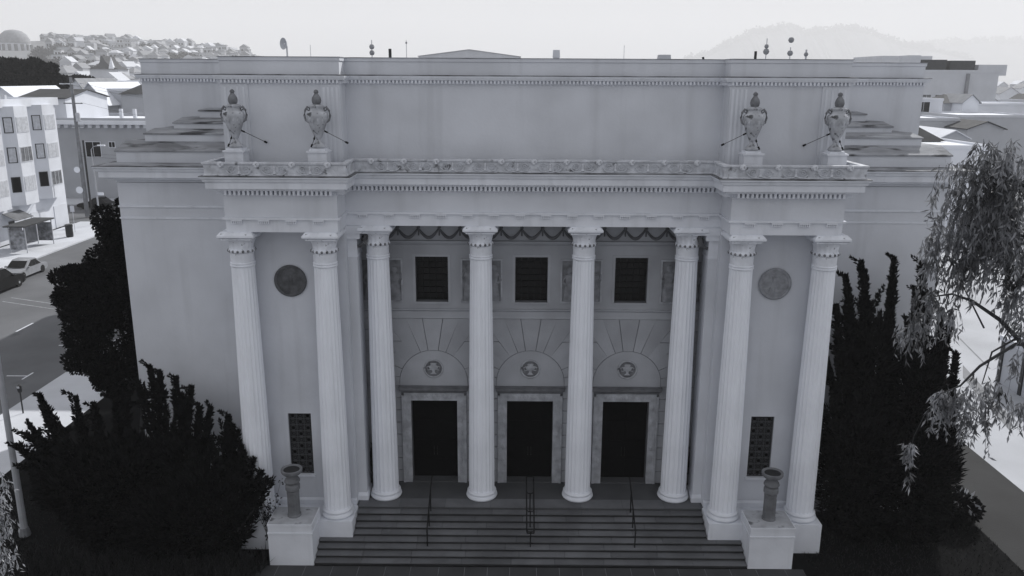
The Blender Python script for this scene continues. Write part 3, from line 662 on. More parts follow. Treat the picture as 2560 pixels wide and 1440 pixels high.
# ------------------------------------------------------------------ planting
def spire_leaves(paths, ln, wd, dens, droop=0.):
    out = []
    for P, r0, r1 in paths:                      # polyline, radius at base and tip
        P = np.array(P, float)
        seg = np.linalg.norm(np.diff(P, axis=0), axis=1); L = seg.sum(); n = max(20, int(dens*L*(r0+r1)/2*6))
        t = rng.uniform(0, 1, n); cs = np.concatenate([[0], np.cumsum(seg)])/L
        X = np.stack([np.interp(t, cs, P[:, k]) for k in range(3)], 1)
        X2 = np.stack([np.interp(np.clip(t+.03, 0, 1), cs, P[:, k]) for k in range(3)], 1); D = unit(X2-X+1e-4)
        fr, ph = rng.uniform(9, 20), rng.uniform(0, 6); r = (r1+(r0-r1)*(1-t)**1.3)*(.5+.75*np.sin(t*fr+ph)**2)
        o = unit(np.cross(D, rng.normal(0, 1, (n, 3)))); k = rng.uniform(.2, 1, n)**.5
        sc = (.7+.45*(1-t))[:, None]; out.append(leaves(X+o*(r*k)[:, None], D*(.7+.5*t[:, None])+o*1.0+np.array([0, 0, .2-droop]), ln*sc, wd*sc, .3))
    return np.concatenate(out)
def bezier(a, b, c, n=7): return [tuple((1-t)**2*np.array(a)+2*t*(1-t)*np.array(b)+t*t*np.array(c)) for t in np.linspace(0, 1, n)]
def conifer(name, base, tips, mass, label, ln=.18, wd=.04, mdens=10000, group=None, matl=JUN, dens=260, r0=.42):
    base = np.array(base, float)
    t = empty(name, tuple(base), label, 'bush' if 'bush' in name else 'tree', group)
    L = []; tr = MB(); paths = []
    for tp in tips:
        tp = np.array(tp, float); mid = base*.45+tp*.55+np.array([0, 0, -.25])*abs(tp[2]-base[2])*.35; mid[:2] += rng.normal(0, .2, 2); mid[0] += .28
        pth = bezier(base+np.array([0, 0, .2]), mid, tp+rng.normal(0, .05, 3)); paths.append((pth, r0*1.5, .03)); hook = tp+np.array([-rng.uniform(.12, .34), rng.normal(0, .1), rng.uniform(.02, .16)]); paths.append(([tuple(np.array(pth[5])), tuple(tp-np.array([0, 0, .06])), tuple(hook)], .14, .01))
        tr.tube([tuple(np.array(q)-base) for q in pth[:5]], [.10, .08, .06, .05, .03], 5)
        for j in range(4):                       # side shoots near the tip
            q = np.array(pth[2+j]); e = q+rng.normal(0, .38, 3)+np.array([-.12, 0, rng.uniform(.2, .7)]); paths.append((bezier(q, (q+e)/2+np.array([.05, 0, -.05]), e, 4), .15, .02))
    L.append(spire_leaves(paths, ln, wd, dens))
    for c, r in mass:
        n = int(mdens*(r[0]*r[1]*r[2])**.66/3.4); C, D = cloud(c, r, n); L.append(leaves(C, D*.8+np.array([-.1, -.2, .75]), ln*1.7, wd*.9, .3))
    V = np.concatenate(L)-base
    link('foliage', np_mesh('foliage', V, 4, matl), t); tr.build('trunk', BARK, t)
    return t
A = lambda px, py, Y: at(px, py, Y)
# left junipers, one behind the other
conifer('juniper_bush', (-13.2, -1.0, GZ), [A(375, 912, -.6), A(352, 950, -.4), A(432, 940, -.5), A(478, 970, -.6), A(500, 1010, -.8), A(527, 1012, -1.), A(400, 930, -.2), A(455, 985, -1.2)],
        [((-13.2, -1.0, .6), (1.7, 1.1, 1.7)), ((-12.6, -1.2, 1.7), (1.1, .9, 1.2))], 'dark juniper bush with twisted tips against the left wing wall', group='junipers by the church')
conifer('juniper_bush', (-14.9, -2.0, GZ), [A(98, 985, -2.6), A(112, 1010, -2.4), A(178, 985, -2.2), A(75, 1062, -2.6), A(60, 1085, -2.8), A(48, 1112, -2.6), A(235, 1010, -1.8), A(290, 1000, -1.6), A(320, 985, -1.2), A(62, 1165, -2.8), A(95, 1200, -3.), A(140, 1060, -2.4)],
        [((-14.9, -1.9, 1.1), (1.8, 1.1, 1.9)), ((-16.0, -2.3, 1.5), (1.1, .9, 1.0)), ((-14.3, -1.6, 1.6), (1.2, 1.0, 1.5))], 'dark spreading juniper bush beside the pale lamp pole', group='junipers by the church')
conifer('juniper_bush', (-11.2, -2.2, GZ), [A(572, 1040, -1.2), A(592, 1068, -1.3), A(556, 1060, -1.6), A(632, 1150, -2.), A(655, 1178, -2.1), A(605, 1120, -1.9), A(520, 1090, -2.2), A(668, 1200, -2.2)],
        [((-11.4, -2.0, .4), (1.7, 1.2, 1.8)), ((-12.6, -2.4, .2), (1.7, 1.1, 1.4))], 'dark juniper bush pressed against the leftmost column', group='junipers by the church')
# right junipers
conifer('juniper_tree', (12.0, -.6, GZ), [A(2147, 655, -.5), A(2112, 690, -.4), A(2122, 715, -.6), A(2168, 682, -.5), A(2240, 643, -.4), A(2228, 700, -.5), A(2090, 765, -.8), A(2062, 900, -1.), A(2052, 1000, -1.1), A(2050, 1070, -1.2)],
        [((11.9, -.7, 2.0), (1.5, 1.1, 3.2)), ((12.0, -.5, 5.3), (1.0, .8, 2.1))], 'tall dark juniper with candle tips right of the last column', group='junipers by the church', mdens=11000)
conifer('juniper_tree', (14.2, -1.0, GZ), [A(2300, 650, -.6), A(2312, 690, -.6), A(2290, 720, -.7), A(2350, 775, -.8), A(2372, 800, -1.), A(2392, 880, -1.2), A(2385, 950, -1.2), A(2270, 800, -1.)],
        [((13.9, -1.1, 1.8), (1.4, 1.0, 2.9)), ((13.6, -.9, 4.6), (.9, .8, 2.0))], 'dark juniper behind the drooping branches at the right wing', group='junipers by the church', mdens=11000)
# broad dark tree on the left side of the church
def broad_tree(name, base, blobs, label, matl, ln, wd, dens, trunk_h, group=None, tr=.22, cat='tree'):
    base = np.array(base, float); t = empty(name, tuple(base), label, cat, group); L = []
    tb = MB(); top = np.array([0, 0, trunk_h]); tb.tube([(0, 0, -.05), tuple(top*.5+np.array([.1, .05, 0])), tuple(top)], [tr, tr*.8, tr*.6], 8)
    for c, r in blobs:
        c = np.array(c, float); n = int(dens*(r[0]*r[1]*r[2])**.66)
        k = max(3, int((r[0]*r[1]*r[2])**(1/3)*5)); sub, _ = cloud(c, np.array(r)*.8, k)
        for q in sub:
            C, D = cloud(q, np.array(r)*.42, n//k); L.append(leaves(C, D, ln, wd, .6))
        tb.tube([tuple(top*.9), tuple((c-base)*.55+top*.4), tuple(c-base)], [tr*.5, tr*.35, tr*.12], 5)
    link('crown', np_mesh('crown', np.concatenate(L)-base, 4, matl), t); tb.build('trunk', BARK, t); return t
broad_tree('yard_tree', (-18.2, 8.0, GZ), [(A(300, 560, 7.5), (1.2, 1.2, 1.4)), (A(290, 640, 7.5), (1.6, 1.4, 1.5)), (A(215, 690, 8), (1.3, 1.2, 1.0)), (A(165, 680, 8.5), (.9, .9, .7)), (A(175, 740, 8), (1.1, 1.1, 1.0)), (A(235, 780, 7.5), (1.9, 1.5, 1.6)), (A(300, 760, 7), (1.6, 1.5, 2.0)), (A(245, 880, 7), (1.5, 1.3, 1.4)), (A(300, 900, 6.5), (1.5, 1.3, 1.8)), (A(265, 950, 6.5), (1.2, 1., .8)), (A(298, 520, 7.6), (.4, .4, .7))],
           'bushy dark tree at the left corner of the church above the street', JUN2, .15, .05, 3200, 5.5)
# sparse shrub behind the left pier, potted conifers in the portico
def shrub(name, base, h, r, n, label, matl, ln=.09, wd=.03, cat='shrub', group=None):
    t = empty(name, tuple(base), label, cat, group); m_ = MB(); L = []
    for k in range(n):
        a_ = rng.uniform(0, 6.28); e = np.array([r*math.cos(a_)*rng.uniform(.3, 1), r*math.sin(a_)*rng.uniform(.3, 1), h*rng.uniform(.55, 1)])
        p_ = bezier((0, 0, 0), (e[0]*.3, e[1]*.3, e[2]*.6), e, 5); m_.tube(p_, [.012, .01, .008, .006, .004], 4)
        q = np.array(p_)[rng.integers(1, 5, 26)]+rng.normal(0, .05, (26, 3)); L.append(leaves(q, rng.normal(0, 1, (26, 3)), ln, wd))
    m_.build('stem', BARK, t); link('foliage', np_mesh('foliage', np.concatenate(L), 4, matl), t); return t
shrub('thin_shrub', (-9.25, -2.0, GZ), 2.9, .6, 16, 'thin twiggy shrub rising behind the left pier', JUN2)
for s, lb in ((-1, 'left'), (1, 'right')):
    b0 = np.array((s*5.86, .78, 0.)); t = empty('potted_conifer', tuple(b0), f'narrow dark potted conifer in the {lb} corner of the portico', 'plant', 'potted conifers in the portico')
    MB().lathe([(.13, .004), (.17, .3), (.19, .32), (.19, .36), (.15, .36)], seg=14).build('pot', STONE, t)
    C, D = cloud((0, 0, 1.05), (.2, .2, .8), 1400); link('foliage', np_mesh('foliage', leaves(C, D+np.array([0, 0, 1.]), .14, .035), 4, JUN), t)
    MB().tube([(0, 0, .3), (0, 0, 1.2)], .025, 5).build('trunk', BARK, t)
# strap-leaved ground cover on the left, low shrubs on the right
n = 5200; gx = rng.uniform(-17.5, -9.2, n); gy = rng.uniform(-5.4, -2.7, n); C = np.stack([gx, gy, np.full(n, GZ-.01)], 1)
D = np.stack([rng.normal(0, .45, n), rng.normal(0, .45, n), np.ones(n)], 1); tag(link('ground_cover', np_mesh('ground_cover', leaves(C, D, .62, .022, .15), 4, GRASSL)), 'tall dark strap leaves covering the ground below the left junipers', 'plants', kind='stuff')
n = 26000; C = np.stack([rng.uniform(-22, 17, n), rng.uniform(-7.5, 2, n), np.full(n, GZ-.012)], 1); k_ = ((abs(C[:, 0]) > 9.7) & ~((abs(C[:, 0]) < 14.6) & (C[:, 1] > .9))) ; C = C[k_]; n = len(C)
tag(link('grass', np_mesh('grass', leaves(C, np.stack([rng.normal(0, .6, n), rng.normal(0, .6, n), np.ones(n)], 1), .16, .014, .2), 4, GRASSL)), 'short dark grass around the church', 'grass', kind='stuff')
for (px, py, rx, h, lb) in ((2290, 1270, .9, 1.5, 'low dark shrub under the hanging leaf cluster on the right'), (2370, 1300, 1.1, 1.2, 'low dark shrub with a few pale leaves on the right lawn'), (2150, 1330, 1.2, .9, 'flat dark shrub beside the right pier')):
    g = atz(px, py, GZ); t = empty('low_shrub', (g[0], g[1], GZ), lb, 'shrub', 'low shrubs right of the steps')
    C, D = cloud((0, 0, h*.5), (rx, rx*.9, h*.5), 2600); C[:, 2] = np.abs(C[:, 2]); link('foliage', np_mesh('foliage', leaves(C, D, .16, .05), 4, JUN2), t)
    sm_ = MB()
    for k in range(5): a_ = k*1.26; sm_.tube([(0, 0, -.01), (rx*.4*math.cos(a_), rx*.4*math.sin(a_), h*.7)], .02, 4)
    sm_.build('stem', BARK, t)
    if 'pale' in lb:
        C, D = cloud((.35, -.2, h*.8), (.6, .5, .3), 26); link('pale_leaf_sprig', np_mesh('pale_leaf_sprig', leaves(C, D, .3, .07), 4, PALE), t, kind='stuff')
# eucalyptus on the right, trunk outside the frame
def hanging(name, base, limbs, strands, label, matl, ln, wd, group=None):
    base = np.array(base, float); t = empty(name, tuple(base), label, 'tree', group); tb = MB(); L = []
    for P, ra, rb in limbs:
        P = [np.array(q, float)-base for q in P]; n = len(P); tb.tube([tuple(q) for q in P], [ra+(rb-ra)*i/(n-1) for i in range(n)], 6)
    for a, ln_s, spread, nl in strands:          # hanging twigs with lance leaves
        a = np.array(a, float)
        for k in range(int(nl*.8)):
            s0 = a+rng.normal(0, 1, 3)*np.array([spread*.9, spread*1.0, spread*.6]); l = ln_s*rng.uniform(.35, 1.25); sw = rng.normal(0, .18, 2)
            P = np.array([s0+np.array([sw[0]*u*l, sw[1]*u*l, .25*l*u*(1-u)*2-l*u**1.4]) for u in np.linspace(0, 1, 6)])
            tb.tube([tuple(q-base) for q in P], .004, 3)
            m = int(13*l/.8); u = rng.uniform(.05, 1, m); C = np.stack([np.interp(u, np.linspace(0, 1, 6), P[:, j]) for j in range(3)], 1)
            D = rng.normal(0, .45, (m, 3)); D[:, 2] -= 1.; L.append(leaves(C, D, ln, wd, .15))
    link('foliage', np_mesh('foliage', np.concatenate(L)-base, 4, matl), t); tb.build('trunk', BARK, t); return t
EY = -11.
e = lambda px, py, dy=0.: A(px, py, EY+dy)
trunk = [(13.6, -11.2, GZ-.02), (13.4, -11.1, 4.), (12.9, -11., 8.), (12.3, -11., 11.5), (11.4, -11., 14.2)]
limbs = [(trunk, .30, .07),
  ([trunk[2], e(2600, 905), e(2500, 800), e(2430, 752), e(2380, 735), e(2330, 742)], .07, .012),
  ([trunk[2], e(2620, 870), e(2540, 860), e(2450, 915), e(2400, 965), e(2350, 985)], .06, .01),
  ([trunk[2], e(2640, 850), e(2560, 835), e(2480, 880), e(2455, 960)], .05, .01),
  ([trunk[3], e(2640, 640), e(2560, 590), e(2470, 575), e(2400, 560)], .06, .01),
  ([trunk[3], e(2620, 520), e(2520, 430), e(2460, 400)], .06, .01),
  ([e(2350, 985), e(2310, 1040), e(2285, 1090), e(2280, 1110)], .012, .005),
  ([e(2460, 820), e(2400, 700), e(2370, 640)], .02, .006)]
strands = [(e(2500, 380), 1.1, .34, 60), (e(2450, 430), 1.2, .38, 70), (e(2540, 450), 1.3, .4, 80), (e(2490, 500, .4), 1.2, .4, 80), (e(2420, 500), .8, .25, 34), (e(2560, 560), 1.2, .35, 55),
  (e(2385, 560), .9, .22, 34), (e(2350, 600), .75, .18, 26), (e(2440, 590), 1.1, .26, 40), (e(2500, 610), 1.0, .3, 36), (e(2375, 660), .8, .2, 22), (e(2420, 640), .9, .16, 40),
  (e(2335, 740), .9, .2, 26), (e(2300, 800), .9, .18, 24), (e(2370, 760), .8, .18, 20), (e(2270, 830), .5, .14, 12), (e(2530, 740), .8, .22, 26), (e(2555, 800), .6, .2, 18),
  (e(2370, 985), .75, .16, 26), (e(2420, 985), .9, .2, 34), (e(2470, 960), .9, .2, 26), (e(2440, 1040), .7, .14, 22), (e(2500, 1000), .5, .14, 10), (e(2545, 1010), .6, .14, 16), (e(2355, 1000), .8, .12, 18),
  (e(2600, 640), 1.2, .3, 40), (e(2565, 690, -.4), .9, .25, 40), (e(2470, 470, .5), 1.1, .25, 50), (e(2530, 900), .5, .2, 14), (e(2510, 560, -.5), .9, .2, 40), (e(2278, 1112), .42, .06, 30), (e(2275, 1180), .35, .03, 5)]
for q in range(18):                              # the rest of the crown, right of the frame
    strands.append(((rng.uniform(13.4, 16.8), -11.4+rng.normal(0, 1.2), rng.uniform(8.2, 14.6)), 1.1, .4, 34))
for xx, yy, zz in ((15.8, -10.2, 12.6), (16.2, -12.4, 10.8), (14.6, -9.2, 13.8), (13.2, -12.8, 12.)):
    limbs.append(([trunk[2], ((12.9+xx)/2, (-11+yy)/2, (8+zz)/2+.6), (xx, yy, zz)], .08, .015))
hanging('eucalyptus_tree', trunk[0], limbs, strands, 'eucalyptus with drooping sunlit leaves along the right edge', EUC, .19, .023)
l_ = lambda px, py: A(px, py, -13.)
tr2 = [(-12.9, -13.2, GZ-.02), (-12.8, -13.1, 2.5), (-12.3, -13, 5.2), (-11.9, -13., 7.6)]
hanging('young_tree', tr2[0], [(tr2, .12, .03), ([tr2[2], l_(-40, 1330), l_(10, 1320)], .03, .008), ([tr2[2], l_(-40, 1400), l_(15, 1390)], .03, .008)],
  [(l_(-15, 1200), .5, .16, 30), (l_(-10, 1260), .5, .14, 30), (l_(5, 1310), .35, .12, 26), (l_(-15, 1340), .5, .16, 26), (l_(15, 1380), .4, .12, 30), (l_(-5, 1420), .4, .14, 24), (l_(10, 1290), .3, .08, 12)],
  'sunlit young tree peeking in at the lower left corner', PALE, .13, .016)

# ------------------------------------------------------------------ roof fittings
def dish(px, py0, py1, Y, r, label, tilt=0.):
    b0 = at(px, py1, Y); b0[2] = 15.42; tp = at(px, py0, Y); t = empty('dish_antenna', tuple(b0), label, 'antenna', 'antennas on the church roof')
    h = tp[2]-b0[2]; MB().tube([(0, 0, 0), (0, 0, h-.1)], .035, 6).build('mast', ALUM, t)
    d = MB().lathe([(.02, 0), (r*.5, .05), (r, .16), (r*1.02, .17), (r*.5, .08), (0, .03)], seg=18); d.v = [(x, -z, y+h-r*.1) for x, y, z in d.v]
    d.v = [(x*math.cos(tilt)+y*math.sin(tilt), -x*math.sin(tilt)+y*math.cos(tilt), z) for x, y, z in d.v]; d.build('dish', mat('dish_grey', .5, .42), t, smooth=True)
    MB().tube([(0, -.17, h), (0, -.45, h-.05)], .015, 5).build('feed_arm', ALUM, t)
dish(719, 108, 150, 8, .24, 'large satellite dish on the church roof left of centre', .7)
def mast(px, py0, Y, r, label, balls=(), m=ALUM):
    b0 = at(px, 160, Y); b0[2] = 15.42; h = at(px, py0, Y)[2]-15.42
    t = empty('antenna_mast', tuple(b0), label, 'antenna', 'antennas on the church roof'); MB().tube([(0, 0, 0), (0, 0, h)], r, 6).build('mast', m, t)
    for py, br in balls:
        z = at(px, py, Y)[2]-15.42; MB().lathe([(0, z-br), (br*.7, z-br*.75), (br, z), (br*.7, z+br*.75), (0, z+br)], seg=14).build('drum', mat('drum_grey', .3, .2), t, smooth=True)
mast(778, 112, 12, .012, 'thin whip antenna right of the large dish')
mast(931, 100, 10, .02, 'mast with two round drums behind the left part of the parapet', ((117, .12), (132, .12)))
mast(976, 122, 9, .07, 'short dark pipe standing beside the drum mast', m=DARKM)
mast(1017, 100, 12, .015, 'tall whip antenna left of the far gabled roof', ((107, .05),))
mast(1559, 113, 12, .012, 'faint whip antenna near the middle right of the parapet')
mast(1887, 128, 9, .06, 'dark vent pipe above the right pavilion', m=DARKM)
mast(1913, 96, 10, .02, 'mast with dark drum above the right pavilion', ((116, .1), (129, .14)))
mast(1973, 118, 10, .02, 'mast carrying a small dark drum and a white disc', ((133, .13), (100, .13)))
mast(2013, 124, 10, .04, 'short pale stack right of the disc mast', ((136, .1),))
def roofbox(px0, px1, py, Y, label, m):
    a, b = at(px0, py, Y), at(px1, py, Y); t = empty('roof_vent', ((a[0]+b[0])/2, Y, 15.42), label, 'vent', 'vents on the church roof'); hw = (b[0]-a[0])/2; h = a[2]-15.42
    MB().box(-hw*.85, hw*.85, -hw*.8, hw*.8, 0, h*.7).build('body', m, t); MB().frus(-hw, hw, -hw, hw, h*.7, -hw*.9, hw*.9, -hw*.9, hw*.9, h).build('hood', m, t)
roofbox(1382, 1400, 125, 14, 'square pale vent box behind the middle of the parapet', W3)
roofbox(1645, 1676, 137, 14, 'wide rounded grey vent behind the parapet', W2)
g = empty('leaning_pipe', tuple(np.array([at(1764, 150, 8)[0], 8, 15.42])), 'dark leaning pipe stub on the parapet right of centre', 'pipe', 'antennas on the church roof'); MB().tube([(0, 0, 0), (0, 0, .3), (-.12, 0, .75)], .05, 6).build('pipe', DARKM, g)

# ------------------------------------------------------------------ buildings
def facade_windows(parent, side, wins, pane=GLASSD, frame=W1):
    for (u0, u1, z0, z1, c) in wins:             # side: function (u, out) -> x, y
        def bx(u0, u1, o0, o1, z0, z1):
            q = [side(u0, o0), side(u1, o0), side(u1, o1), side(u0, o1)]; m_ = MB()
            m_.add([(x, y, z0) for x, y in q]+[(x, y, z1) for x, y in q], [(0, 1, 2, 3), (4, 7, 6, 5), (0, 4, 5, 1), (1, 5, 6, 2), (2, 6, 7, 3), (3, 7, 4, 0)]); return m_
        f_ = bx(u0, u1, 0, .05, z0, z1).build('window', frame, parent)
        um = (u0+u1)/2
        for a_, b_ in ((u0+.06, um-.03), (um+.03, u1-.06)): bx(a_, b_, .02, .06, z0+.06, z1-.06).build('pane', c or pane, f_)
def house(name, x0, x1, y0, y1, z1, label, wall, roof='flat', rm=RF2, zr=0, wins=(), winsx=(), z0=-1.14, axis='y', group=None, parapet=.3, cat='house'):
    t = empty(name, ((x0+x1)/2, (y0+y1)/2, z0), label, cat, group); hx, hy, h = (x1-x0)/2, (y1-y0)/2, z1-z0
    MB().box(-hx, hx, -hy, hy, -.1, h).build('wall', wall, t)
    if roof == 'flat':
        m_ = MB().box(-hx+.15, hx-.15, -hy+.15, hy-.15, h+.004, h+.05); m_.build('roof', rm, t)
        m_ = MB()
        for a, b, c, d in ((-hx-.08, hx+.08, -hy-.08, -hy+.16), (-hx-.08, hx+.08, hy-.16, hy+.08), (-hx-.08, -hx+.16, -hy+.16, hy-.16), (hx-.16, hx+.08, -hy+.16, hy-.16)): m_.box(a, b, c, d, h-.12, h+parapet)
        m_.build('parapet', wall if wall is not W2 else W3, t)
    elif roof == 'gable':
        e = .35; k = zr-z1; th = .12
        m_ = MB()
        if axis == 'y':
            for s in (-1, 1): m_.add([(0, -hy-e, h+k), (0, hy+e, h+k), (s*(hx+e), hy+e, h-e*k/hx), (s*(hx+e), -hy-e, h-e*k/hx), (0, -hy-e, h+k+th), (0, hy+e, h+k+th), (s*(hx+e), hy+e, h-e*k/hx+th), (s*(hx+e), -hy-e, h-e*k/hx+th)], [(0, 1, 2, 3), (4, 7, 6, 5), (0, 4, 5, 1), (1, 5, 6, 2), (2, 6, 7, 3), (3, 7, 4, 0)])
            MB().slab_xz([(-hx, h), (hx, h), (0, h+k-.01)], -hy, hy).build('gable_wall', wall, t)
        else:
            for s in (-1, 1): m_.add([(-hx-e, 0, h+k), (hx+e, 0, h+k), (hx+e, s*(hy+e), h-e*k/hy), (-hx-e, s*(hy+e), h-e*k/hy), (-hx-e, 0, h+k+th), (hx+e, 0, h+k+th), (hx+e, s*(hy+e), h-e*k/hy+th), (-hx-e, s*(hy+e), h-e*k/hy+th)], [(0, 1, 2, 3), (4, 7, 6, 5), (0, 4, 5, 1), (1, 5, 6, 2), (2, 6, 7, 3), (3, 7, 4, 0)])
            MB().slab_yz([(-hy, h), (hy, h), (0, h+k-.01)], -hx, hx).build('gable_wall', wall, t)
        m_.build('roof', rm, t)
    elif roof == 'hip':
        k = zr-z1; e = .4; rd = max(0, hx-hy)
        MB().add([(-hx-e, -hy-e, h), (hx+e, -hy-e, h), (hx+e, hy+e, h), (-hx-e, hy+e, h), (-rd-.01, 0, h+k), (rd+.01, 0, h+k)], [(0, 1, 5, 4), (1, 2, 5), (2, 3, 4, 5), (3, 0, 4), (0, 3, 2, 1)]).build('roof', rm, t)
    facade_windows(t, lambda u, o: (u, -hy-o), wins); facade_windows(t, lambda u, o: (hx+o, u), winsx)
    return t
def row(n, lo, hi, w_, z0, z1, c=None):
    return [(lo+(hi-lo)*(i+.5)/n-w_/2, lo+(hi-lo)*(i+.5)/n+w_/2, z0, z1, c) for i in range(n)]
# apartment block with bays across the street
W1A = mat('apartment_stucco', .70, .60, .4, 6, .9, .1, 8, streak=(.4, .3, 1.5))
apt = empty('apartment_building', (-55.5, 56, -1.14), 'white four storey apartment block with bay windows across the left street', 'building')
MB().box(-8, 4.0, -13, 8.5, -.05, 13.6).build('wall', W1A, apt); MB().box(-7.8, 3.8, -12.8, 8.3, 13.604, 13.7).build('roof', RF3, apt)
m_ = MB()
for a, b, c, d in ((-8.1, 4.35, -13.1, -12.8), (-8.1, 4.35, 8.3, 8.75), (3.75, 4.35, -12.8, 8.3), (-8.1, -7.8, -12.8, 8.3)): m_.box(a, b, c, d, 13.25, 14.05)
m_.build('parapet', W1A, apt)
for k, yb in enumerate((-10.2, -4.6, .2, 5.2)):
    P = [(4.0, yb-2.0), (5.05, yb-1.1), (5.05, yb+1.2), (4.0, yb+2.0)]
    bm = MB(); bm.add([(x, y, 3.55) for x, y in P]+[(x, y, 13.4) for x, y in P], [(0, 1, 2, 3), (4, 7, 6, 5), (0, 4, 5, 1), (1, 5, 6, 2), (2, 6, 7, 3), (3, 7, 4, 0)])
    bo = bm.build('bay', W1A, apt)
    for f in range(3):
        z = 4.9+f*2.95
        m_ = MB().box(5.05, 5.09, yb-.95, yb+1.05, z, z+1.55); wo = m_.build('window', mat('window_frame', .6, .5), bo)
        for a, b in ((-.88, -.3), (-.22, .36), (.44, .98)): MB().box(5.085, 5.10, yb+a, yb+b, z+.08, z+1.47).build('pane', CURT if (k+f) % 3 else mat('grey_glass', .2, .1, 2., 2, .2), bo)
        d = Vector((1.05, .9)).normalized(); n = Vector((d.y, -d.x)); c = Vector((4.55, yb-1.53))
        for hw, dp, mt, z0, z1 in ((.42, .04, DARKM, z, z+1.55), (.33, .06, CURT if f else GLASSD, z+.08, z+1.47)):
            q = [c-d*hw, c+d*hw, c+d*hw+n*dp, c-d*hw+n*dp]
            MB().add([(v.x, v.y, z0) for v in q]+[(v.x, v.y, z1) for v in q], [(0, 1, 2, 3), (4, 7, 6, 5), (0, 4, 5, 1), (1, 5, 6, 2), (2, 6, 7, 3), (3, 7, 4, 0)]).build('bay_side_window', mt, bo)
for yb, w_, h in ((-8, 2.6, 2.3), (-2.2, .9, 2.1), (2.6, 2.6, 2.4), (7.0, 2.6, 2.4)):
    MB().box(4.0, 4.06, yb-w_/2, yb+w_/2, 0, h).build('garage_door', W3 if w_ > 1 else DARKM, apt)
MB().add([(4.06, -3.6, 3.0), (5.4, -3.6, 2.35), (5.4, -.6, 2.35), (4.06, -.6, 3.0), (4.06, -3.6, 3.06), (5.4, -3.6, 2.41), (5.4, -.6, 2.41), (4.06, -.6, 3.06)], [(0, 1, 2, 3), (4, 7, 6, 5), (0, 4, 5, 1), (1, 5, 6, 2), (2, 6, 7, 3), (3, 7, 4, 0)]).build('awning', mat('awning', .16, .1), apt)
for k in range(9): MB().box(-6+k*1.1, -5.6+k*1.1, -6+((k*7) % 5)*2.2, -5.6+((k*7) % 5)*2.2, 13.7, 14.3+.1*(k % 3)).build('roof_pipe', ALUM, apt)
# grey corner building beyond the cross street
cb = house('corner_building', -66, -38, 85, 101, 9.2, 'grey two storey building with bracketed cornice beyond the crossing', BRICKY, rm=RF3, parapet=.5,
           wins=[(-7.2, -5.1, 5.6, 7.7, None), (-4.0, -3.1, 6.9, 7.7, None), (-1.7, -.7, 6.1, 7.7, W3), (-.2, .9, 6.7, 7.6, None)], cat='building')
for k in range(26): MB().box(-13.8+k*1.07, -13.3+k*1.07, -8.5, -8.0, 9.55, 10.0).build('cornice_bracket', W3, cb)
MB().box(-14.3, 14.3, -8.7, -8.0, 10.0, 10.5).build('cornice', W1, cb)
for k in range(9): MB().box(-4+k*1.9, -3.6+k*1.9, -4, -3.6, 10.3, 11.9).build('chimney_pipe', W3, cb)
# gabled houses behind it
# right-hand neighbours
r1 = house('side_garage', 26.6, 36, 6.0, 15.8, 1.35, 'low grey garage with dark posts at the right edge', W2, rm=RF3, parapet=.15, cat='garage')
for yy in (-4.6, -2.2, .2, 2.6, 4.6): MB().box(-4.78, -4.7, yy-.12, yy+.12, 0, 2.4).build('post', DARKM, r1)
def pxhouse(name, px0, px1, pyt, Y, depth, label, wall, roof='flat', rm=RF2, pyr=None, **k):
    a, b = at(px0, pyt, Y), at(px1, pyt, Y); zr = at((px0+px1)/2, pyr, Y)[2] if pyr else 0
    return house(name, a[0], b[0], Y, Y+depth, (a[2]+b[2])/2, label, wall, roof, rm, zr, **k)
pxhouse('gabled_house', 188, 268, 258, 112, 18, 'grey gabled house rising behind the corner building', BRICKY, 'gable', RF3, 207, wins=[(-1.6, -.6, 5., 7.5, None), (.3, 1.5, 5., 7.5, None)])
pxhouse('flat_house', 269, 335, 226, 116, 14, 'grey flat roofed house right of the tall gable', W2, rm=RF3)
pxhouse('hipped_house', 302, 372, 236, 106, 8, 'house with a dark hipped roof beside the church wing', BRICKY, 'hip', RF1, 208)
sk = pxhouse('skylight_house', 48, 162, 246, 88, 12, 'low house with dark roof and pale skylights behind the apartments', W3, 'gable', RF1, 226, axis='x')
pxhouse('pale_gable_house', -30, 46, 250, 92, 14, 'white gabled house at the left edge behind the apartments', W1, 'gable', RF3, 218)
pxhouse('side_gable_house', 168, 218, 236, 136, 16, 'pale house with steep gable left of the grey gabled house', W1, 'gable', RF2, 197)
pxhouse('long_roof_house', 225, 352, 205, 160, 18, 'long flat white roof above the grey houses', W1, rm=RF3)
pxhouse('flat_house', 2285, 2480, 370, 62, 14, 'white flat roofed house just behind the right wing', W1, rm=RF3, wins=[(-3.2, -2.2, 6, 8, None), (1.0, 2.6, 5.5, 7.6, None), (3.4, 4.4, 5.5, 7.6, None)])
pxhouse('gabled_house', 2350, 2420, 345, 78, 9, 'small grey gable with pale edges behind the white flat roof', W2, 'gable', RF3, 327)
pxhouse('gabled_house', 2180, 2352, 352, 70, 7, 'house with a steep black roof beside the right wing', W2, 'hip', RF1, 296)
pxhouse('gabled_house', 2420, 2510, 322, 92, 12, 'grey gabled house with dark eaves near the right edge', W2, 'gable', RF1, 305)
pxhouse('flat_house', 2280, 2400, 300, 98, 12, 'grey house with pale parapet above the black roof', W2, rm=RF3)
pxhouse('flat_house', 2395, 2600, 292, 112, 14, 'long grey flat roofed house at the right edge', W2, rm=RF3)
pxhouse('flat_house', 2270, 2358, 250, 125, 10, 'white parapet house with dark window right of the wing', W3, rm=RF3, wins=[(-1.4, .9, 10.5, 12.6, None)])
pxhouse('hipped_house', 2362, 2420, 258, 132, 10, 'dark hipped roof house below the big grey block', W2, 'hip', RF1, 236)
